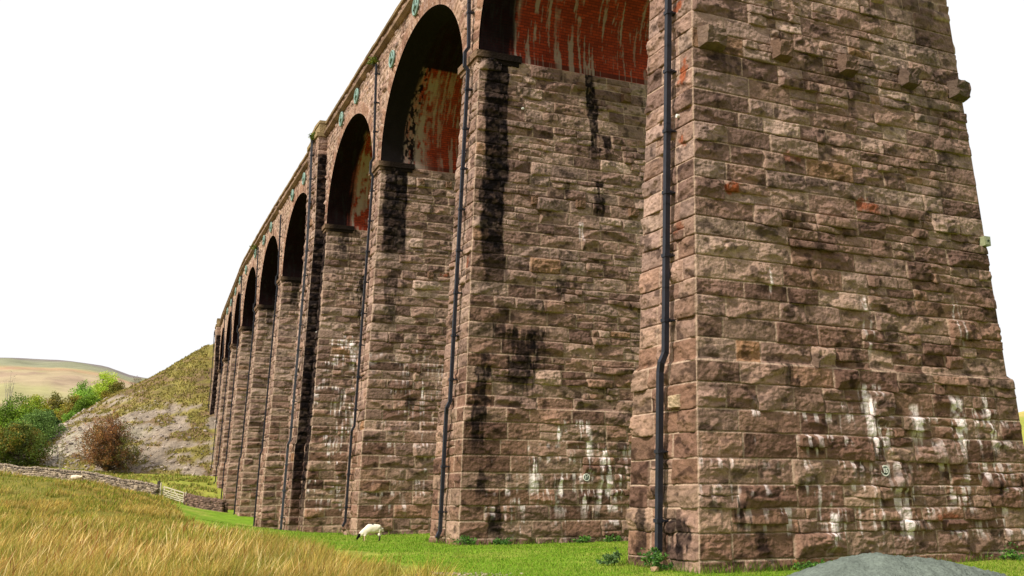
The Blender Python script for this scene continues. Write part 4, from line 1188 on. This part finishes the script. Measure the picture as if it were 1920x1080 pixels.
# twiggy shrubs: many thin stems from the base with sparse leaves
def twiggy(name, x, y, z, h, w, label, seed, nst, nl, pal, ls, cat, matb=M_BARK, group=None, sr=.03, lean=0.0):
    rng = np.random.default_rng(seed)
    root = empty(name, (x, y, z)); tag(root, label, cat, group)
    L = []; tips = []
    for i in range(nst):
        a = rng.uniform(0, 6.28); out = rng.random()**.6*w/2; hh = h*math.sqrt(max(.03, 1-(out/(w/2))**2*.97))*rng.uniform(.75, 1.0)
        p = np.array([0, 0, -.1]); q = np.array([math.cos(a)*out, math.sin(a)*out, hh])
        m1 = np.array([q[0]*.42, q[1]*.42, hh*.33])+rng.normal(0, .04*w, 3)*[1, 1, .3]; m2 = np.array([q[0]*.62, q[1]*.62, hh*.68])+rng.normal(0, .04*w, 3)*[1, 1, .3]
        L.append(tube_np([p+rng.normal(0, .05, 3)*[1, 1, 0], m1, m2, q], [sr, sr*.7, sr*.45, sr*.15], 5))
        for b, (s0) in enumerate((m1, m2, (m2+q)/2, q)):
            for _ in range(2):
                e = s0+rng.normal(0, .09, 3)*w*[1, 1, .8]; e[2] = max(e[2], .1)
                L.append(tube_np([s0, (s0+e)/2+rng.normal(0, .02, 3)*w, e], [sr*.35, sr*.25, sr*.1], 4)); tips += [e, (s0+e)/2]
        tips += [q, m2]
    V, F = merge(L); link('stems', mesh_np('stems', V, F), matb, root)
    if nl:
        tips = np.array(tips); pal = np.array([lin(*c) for c in pal])
        k = len(tips); cols = pal[rng.integers(0, len(pal), k)]*rng.uniform(.7, 1.25, (k, 1))
        g = (tips[:, 0]*CA-tips[:, 1]*SA) > w*.22
        if name == 'hawthorn_bush': cols[g & (rng.random(k) < .7)] = lin(104, 104, 44)
        V, F, C = leaves(tips, np.full(k, .055*w), nl, ls, cols, rng, 1.0)
        link('foliage', mesh_np('foliage', V, F, C, smooth=False), M_LEAF, root)
    return root
x, y = L2W(*rf(201, 143)); zb = zat(882, 143)
twiggy('hawthorn_bush', x, y, zb, 7.6, 8.4, 'round russet leaved bush growing at the foot of the scree', 31, 85, 22000, [(150, 100, 62), (134, 90, 56), (164, 118, 70), (122, 100, 54), (142, 108, 60)], .17, 'bush', sr=.055)
x, y = L2W(*rf(113, 136)); twiggy('sapling', x, y, float(gz(x, y)), 5.6, 1.7, 'thin pale sapling standing behind the wall left of the russet bush', 32, 5, 260, [(140, 128, 88), (120, 112, 70)], .15, 'sapling', M_PALEBARK, sr=.06)
x, y = L2W(*rf(3, 235)); twiggy('dead_tree', x, y, zat(770, 235), 9.5, 3.6, 'bare pale dead tree rising behind the grove at the left edge', 33, 7, 0, [], .1, 'tree', M_PALEBARK, sr=.10)
x, y = L2W(*rf(246, 214)); twiggy('scrub_bush', x, y, zat(726, 214), 2.3, 3.6, 'small purplish bare scrub bush on the embankment shoulder', 34, 24, 500, [(140, 116, 104), (150, 130, 110)], .14, 'bush', sr=.03)
x, y = L2W(*rf(338, 205)); twiggy('scrub_bush', x, y, float(emb_h(np.array(x), np.array(y))), 1.3, .9, 'tiny lone thorn seedling on the grassy embankment crest', 35, 8, 120, [(120, 124, 60)], .12, 'bush', sr=.02)

# weeds at the foot of the piers
def weed(x, y, h, w, label, seed, pal=((70, 110, 40), (96, 138, 52), (84, 122, 58)), nl=260, name='nettle_clump', ls=.07, zz=None):
    twiggy(name, x, y, float(gz(x, y)) if zz is None else zz, h, w, label, seed, 11, nl, pal, ls, 'weeds', group='weeds at the foot of the piers', sr=.006)
O1, n1_, t1_, _p = frame(22.5); O2, n2_, t2_, _p = frame(38.6)
def loc1(u, v): p = O1+u*n1_+v*t1_; return p[0], p[1]
def loc2(u, v): p = O2+u*n2_+v*t2_; return p[0], p[1]
weed(*loc1(-1.5, .45), .55, .9, 'larger leafy weed clump beside the foot of the nearest drainpipe', 51, nl=900)
weed(*loc1(-1.6, 2.5), .40, .8, 'low grey green weed clump at the far corner of the nearest pier', 52, pal=((110, 136, 84), (90, 120, 66)), nl=700)
for k, (u, h, w, lab) in enumerate(((-.9, .35, 1.1, 'wide weed patch at the near corner of pier 16, under its drainpipe'), (.6, .25, .8, 'small weed tuft just right of the corner of pier 16'), (4.2, .28, 1.0, 'weed tuft below the number 16 plate'),
                                  (5.6, .25, .8, 'weed tuft between the number 16 plate and the nearest pier'), (7.4, .42, .8, 'tall weed tuft where pier 16 passes behind the nearest pier'))):
    weed(*loc2(u, -1.15), h, w, lab, 60+k, nl=420, ls=.08)
weed(*loc1(2.4, -1.05), .2, 1.3, 'grassy weed tuft against the flank of the nearest pier, left of the gravel heap', 70, nl=500)
weed(*loc1(9.6, -1.05), .25, 1.4, 'grassy weed tuft against the flank of the nearest pier, right of the gravel heap', 71, nl=500)
# ferns rooted at the pipe heads
for k, (yy, zz, s, lab) in enumerate(((56.1, 27.5, .45, 'fern tuft at the head of the third drainpipe'), (72.3, 27.9, .62, 'large fern tuft at the head of the grey pipe on the thick pier'), (108.3, 27.6, .7, 'fern tuft under the parapet beyond the thick pier'))):
    x, y = pathpos(np.array(yy), .35 if k != 1 else .85)
    o = twiggy('fern_tuft', float(x), float(y), zz-.1, s*1.1, s*1.7, lab, 80+k, 14, 420, [(110, 128, 40), (84, 108, 36), (134, 140, 52)], .12, 'fern', group='ferns growing on the viaduct', sr=.01)

# ------------------------------------------------------------------ sheep
def sheep(name, joints, edges, loc, rz, label, colour_fn, root=0, extra=None):
    bm = bmesh.new(); ly = bm.verts.layers.skin.verify(); vs = []
    for i, (p, r) in enumerate(joints):
        v = bm.verts.new(p); rr_ = r if isinstance(r, tuple) else (r, r); v[ly].radius = rr_; v[ly].use_root = (i == root); vs.append(v)
    for a, b in edges: bm.edges.new((vs[a], vs[b]))
    me = bpy.data.meshes.new('sk'); bm.to_mesh(me); bm.free()
    o = bpy.data.objects.new('sk', me); COL.objects.link(o)
    m = o.modifiers.new('s', 'SKIN'); m.use_smooth_shade = True; m.branch_smoothing = .8
    s = o.modifiers.new('u', 'SUBSURF'); s.levels = 3; s.render_levels = 3
    bpy.context.view_layer.update()
    out = bpy.data.meshes.new_from_object(o.evaluated_get(bpy.context.evaluated_depsgraph_get()))
    bpy.data.objects.remove(o)
    co = np.array([v.co[:] for v in out.vertices]); no = np.array([v.normal[:] for v in out.vertices])
    wool = colour_fn(co)[1]
    co2 = co+no*((fbm(co[:, 0]*14+co[:, 1]*9, co[:, 2]*14, 3)-.5)*.05*wool)[:, None]
    out.vertices.foreach_set('co', co2.astype(np.float32).ravel())
    a = out.attributes.new('Col', 'FLOAT_COLOR', 'POINT'); cc = np.ones((len(co), 4)); cc[:, :3] = colour_fn(co)[0]; a.data.foreach_set('color', cc.astype(np.float32).ravel())
    ob = link(name, out, M_WOOL); ob.location = loc; ob.rotation_euler = (0, 0, rz); ob.scale = (.92,)*3; tag(ob, label, 'sheep', 'sheep grazing on the pasture')
    return ob
# x forward (towards the head), z up; grazing
J = [((-.42, 0, .58), (.20, .19)), ((-.20, 0, .62), (.25, .25)), ((.08, 0, .56), (.25, .26)), ((.30, 0, .48), (.20, .21)), ((.46, 0, .33), (.12, .12)), ((.55, 0, .19), (.075, .07)), ((.60, 0, .08), (.05, .045)),
     ((-.40, .12, .36), (.09, .09)), ((-.44, .13, .20), (.035, .035)), ((-.41, .13, .01), (.03, .03)), ((-.40, -.12, .36), (.09, .09)), ((-.46, -.13, .20), (.035, .035)), ((-.43, -.13, .01), (.03, .03)),
     ((.22, .11, .30), (.07, .07)), ((.24, .12, .17), (.032, .032)), ((.23, .12, .01), (.03, .03)), ((.26, -.11, .30), (.07, .07)), ((.29, -.12, .17), (.032, .032)), ((.28, -.12, .01), (.03, .03)),
     ((-.56, 0, .56), (.05, .05)), ((-.58, 0, .42), (.035, .035)), ((.49, .13, .28), (.028, .014)), ((.49, -.13, .28), (.028, .014))]
Ed = [(0, 1), (1, 2), (2, 3), (3, 4), (4, 5), (5, 6), (0, 7), (7, 8), (8, 9), (0, 10), (10, 11), (11, 12), (3, 13), (13, 14), (14, 15), (3, 16), (16, 17), (17, 18), (0, 19), (19, 20), (5, 21), (5, 22)]
def cf(co):
    n = len(co); c = np.tile(lin(222, 212, 192), (n, 1)); w = np.ones(n)
    head = (co[:, 0] > .44) & (co[:, 2] < .36); c[head] = lin(22, 20, 24); w[head] = 0
    tip = head & (co[:, 2] < .055); c[tip] = lin(200, 195, 190)
    leg = (co[:, 2] < .24) & (~head); w[leg] = 0; c[leg] = np.where((co[leg, 0] > 0)[:, None], lin(196, 178, 128), lin(60, 52, 48))
    blue = (np.hypot(co[:, 0]+.12, co[:, 1]-.08) < .07) & (co[:, 2] > .7); c[blue] = lin(60, 80, 92)
    return c, w
x, y = L2W(*rf(697, 44.5)); face_left = math.pi-YAW      # x axis towards the left of the photograph
sheep('sheep', J, Ed, (x, y, float(gz(x, y))), face_left+.15, 'cream black faced sheep grazing on the turf in front of the piers', cf, 1)
J2 = [((-.40, 0, .24), (.20, .19)), ((-.15, 0, .28), (.25, .24)), ((.12, 0, .27), (.24, .23)), ((.36, 0, .28), (.15, .16)), ((.50, 0, .38), (.09, .09)), ((.62, 0, .36), (.07, .07)), ((.72, 0, .31), (.045, .045)),
      ((-.34, .2, .08), (.08, .07)), ((-.18, .25, .05), (.04, .04)), ((.28, .16, .08), (.06, .06)), ((.42, .2, .04), (.035, .035)), ((.54, .10, .40), (.03, .015)), ((.54, -.10, .40), (.03, .015))]
E2 = [(0, 1), (1, 2), (2, 3), (3, 4), (4, 5), (5, 6), (0, 7), (7, 8), (3, 9), (9, 10), (4, 11), (4, 12)]
def cf2(co):
    n = len(co); c = np.tile(lin(226, 208, 180), (n, 1)); w = np.ones(n); h = co[:, 0] > .56; c[h] = lin(60, 52, 50); w[h] = 0; return c, w
x, y = L2W(*rf(145, 84)); sheep('sheep', J2, E2, (x, y, float(gz(x, y))+.28), face_left+math.pi, 'small distant pale sheep lying among the rushes near the wall', cf2, 1)

# ------------------------------------------------------------------ gravel heap, stones in the turf
x0_, y0_ = L2W(7.1, 21.2)
gxx = np.linspace(-4.2, 4.6, 150); gyy = np.linspace(-3.2, 3.2, 110); A, Bq = np.meshgrid(gxx, gyy)
w_ = np.where(A < 0, 1.75, 2.1)
hh = .74*np.exp(-(np.abs(A)/w_)**2.1)*np.exp(-(np.abs(Bq)/1.5)**2.2)+.25*np.exp(-((A-2.2)/1.6)**2-(Bq/1.6)**2)
hh -= .09*np.exp(-((A+.25)/.22)**2-((Bq+.5)/.5)**2)
hh = hh*(1+.22*(fbm(A*1.2, Bq*1.2, 3)-.5))+(fbm(A*6, Bq*6, 3)-.5)*.07+(fbm(A*17, Bq*17, 2)-.5)*.08-.035
X_, Y_ = x0_+A*CA+Bq*SA, y0_-A*SA+Bq*CA; Z_ = gz(X_, Y_)+hh
cc = lin(104, 112, 104)*(.78+.44*fbm(A*3, Bq*3, 4))[..., None]
V = np.stack([X_-x0_, Y_-y0_, Z_], -1).reshape(-1, 3)
o = link('gravel_heap', mesh_np('gravel_heap', V, grid_faces(*A.shape), cc.reshape(-1, 3)), M_GRAVEL); o.location = (x0_, y0_, 0)
tag(o, 'low smooth heap of fine grey green gravel in front of the nearest pier', 'gravel heap')
rng = np.random.default_rng(8)
NP = 150; rs = rng.normal(-1.2, .6, NP); fs = rng.normal(25.2, .35, NP); xs, ys = L2W(rs, fs)
sz = rng.uniform(.012, .04, NP)[:, None]*np.array([1.3, 1, .6])
V, F, C = stones_np(np.c_[xs, ys, gz(xs, ys)+.01], sz, rng, lin(170, 152, 132)*rng.uniform(.6, 1.15, (NP, 1)))
tag(link('pebbles', mesh_np('pebbles', V, F, C, smooth=False), M_ROCK), 'scatter of pale pebbles in a worn patch of the turf', 'pebbles', kind='stuff')
for k, (u, v, s, lab) in enumerate(((-1.75, .2, .12, 'pale brown stone lying by the weeds at the nearest pier corner'),)):
    x, y = loc1(u, v); V, F, C = stones_np(np.array([[0, 0, .05]]), np.array([[.14, .11, .09]]), rng, lin(160, 130, 104)[None])
    o = link('loose_stone', mesh_np('loose_stone', V, F, C, smooth=False), M_ROCK); o.location = (x, y, float(gz(x, y))); tag(o, lab, 'stone')

# ------------------------------------------------------------------ camera, light, world
cam = bpy.data.cameras.new('camera'); cam.lens = 36*1935/1920; cam.sensor_width = 36; cam.clip_end = 9000; cam.clip_start = .1
co_ = bpy.data.objects.new('camera', cam); co_.location = (0, 0, HC)
co_.rotation_euler = (math.radians(90)+math.atan(389/1935), 0, -YAW); COL.objects.link(co_); scene.camera = co_

SUN_EL, SUN_AZ = math.radians(43), math.radians(-102.5)       # azimuth clockwise from +Y
sl = bpy.data.lights.new('sun', 'SUN'); sl.energy = 3.8; sl.angle = math.radians(3); sl.color = (1.0, .93, .82)
so_ = bpy.data.objects.new('sun', sl); COL.objects.link(so_)
dv = Vector((math.sin(SUN_AZ)*math.cos(SUN_EL), math.cos(SUN_AZ)*math.cos(SUN_EL), math.sin(SUN_EL)))
so_.rotation_euler = dv.to_track_quat('Z', 'Y').to_euler()
wd = bpy.data.worlds.new('World'); scene.world = wd; wd.use_nodes = True
nt = wd.node_tree; nt.nodes.clear()
out = nt.nodes.new('ShaderNodeOutputWorld'); bg = nt.nodes.new('ShaderNodeBackground')
sk = nt.nodes.new('ShaderNodeTexSky'); sk.sky_type = 'NISHITA'; sk.sun_disc = False; sk.sun_elevation = SUN_EL; sk.sun_rotation = SUN_AZ
sk.dust_density = 3.0
mx = nt.nodes.new('ShaderNodeMix'); mx.data_type = 'RGBA'; mx.inputs['Factor'].default_value = .93
mx.inputs['B'].default_value = (8.3, 8.3, 8.4, 1)      # high white overcast
nt.links.new(sk.outputs[0], mx.inputs['A'])
tcw = nt.nodes.new('ShaderNodeTexCoord'); spz = nt.nodes.new('ShaderNodeSeparateXYZ'); nt.links.new(tcw.outputs['Generated'], spz.inputs[0])
mrw = nt.nodes.new('ShaderNodeMapRange'); mrw.inputs['From Min'].default_value = 0.35; mrw.inputs['From Max'].default_value = 1.0     # an overcast sky is brighter overhead
mrw.inputs['To Min'].default_value = 1.0; mrw.inputs['To Max'].default_value = 1.5; nt.links.new(spz.outputs['Z'], mrw.inputs['Value'])
scw = nt.nodes.new('ShaderNodeVectorMath'); scw.operation = 'SCALE'; nt.links.new(mx.outputs['Result'], scw.inputs[0]); nt.links.new(mrw.outputs[0], scw.inputs['Scale'])
nt.links.new(scw.outputs[0], bg.inputs[0])
bg.inputs[1].default_value = .10
nt.links.new(bg.outputs[0], out.inputs[0])
scene.view_settings.view_transform = 'Standard'; scene.view_settings.look = 'None'; scene.view_settings.exposure = 0.36; scene.view_settings.gamma = 1.0
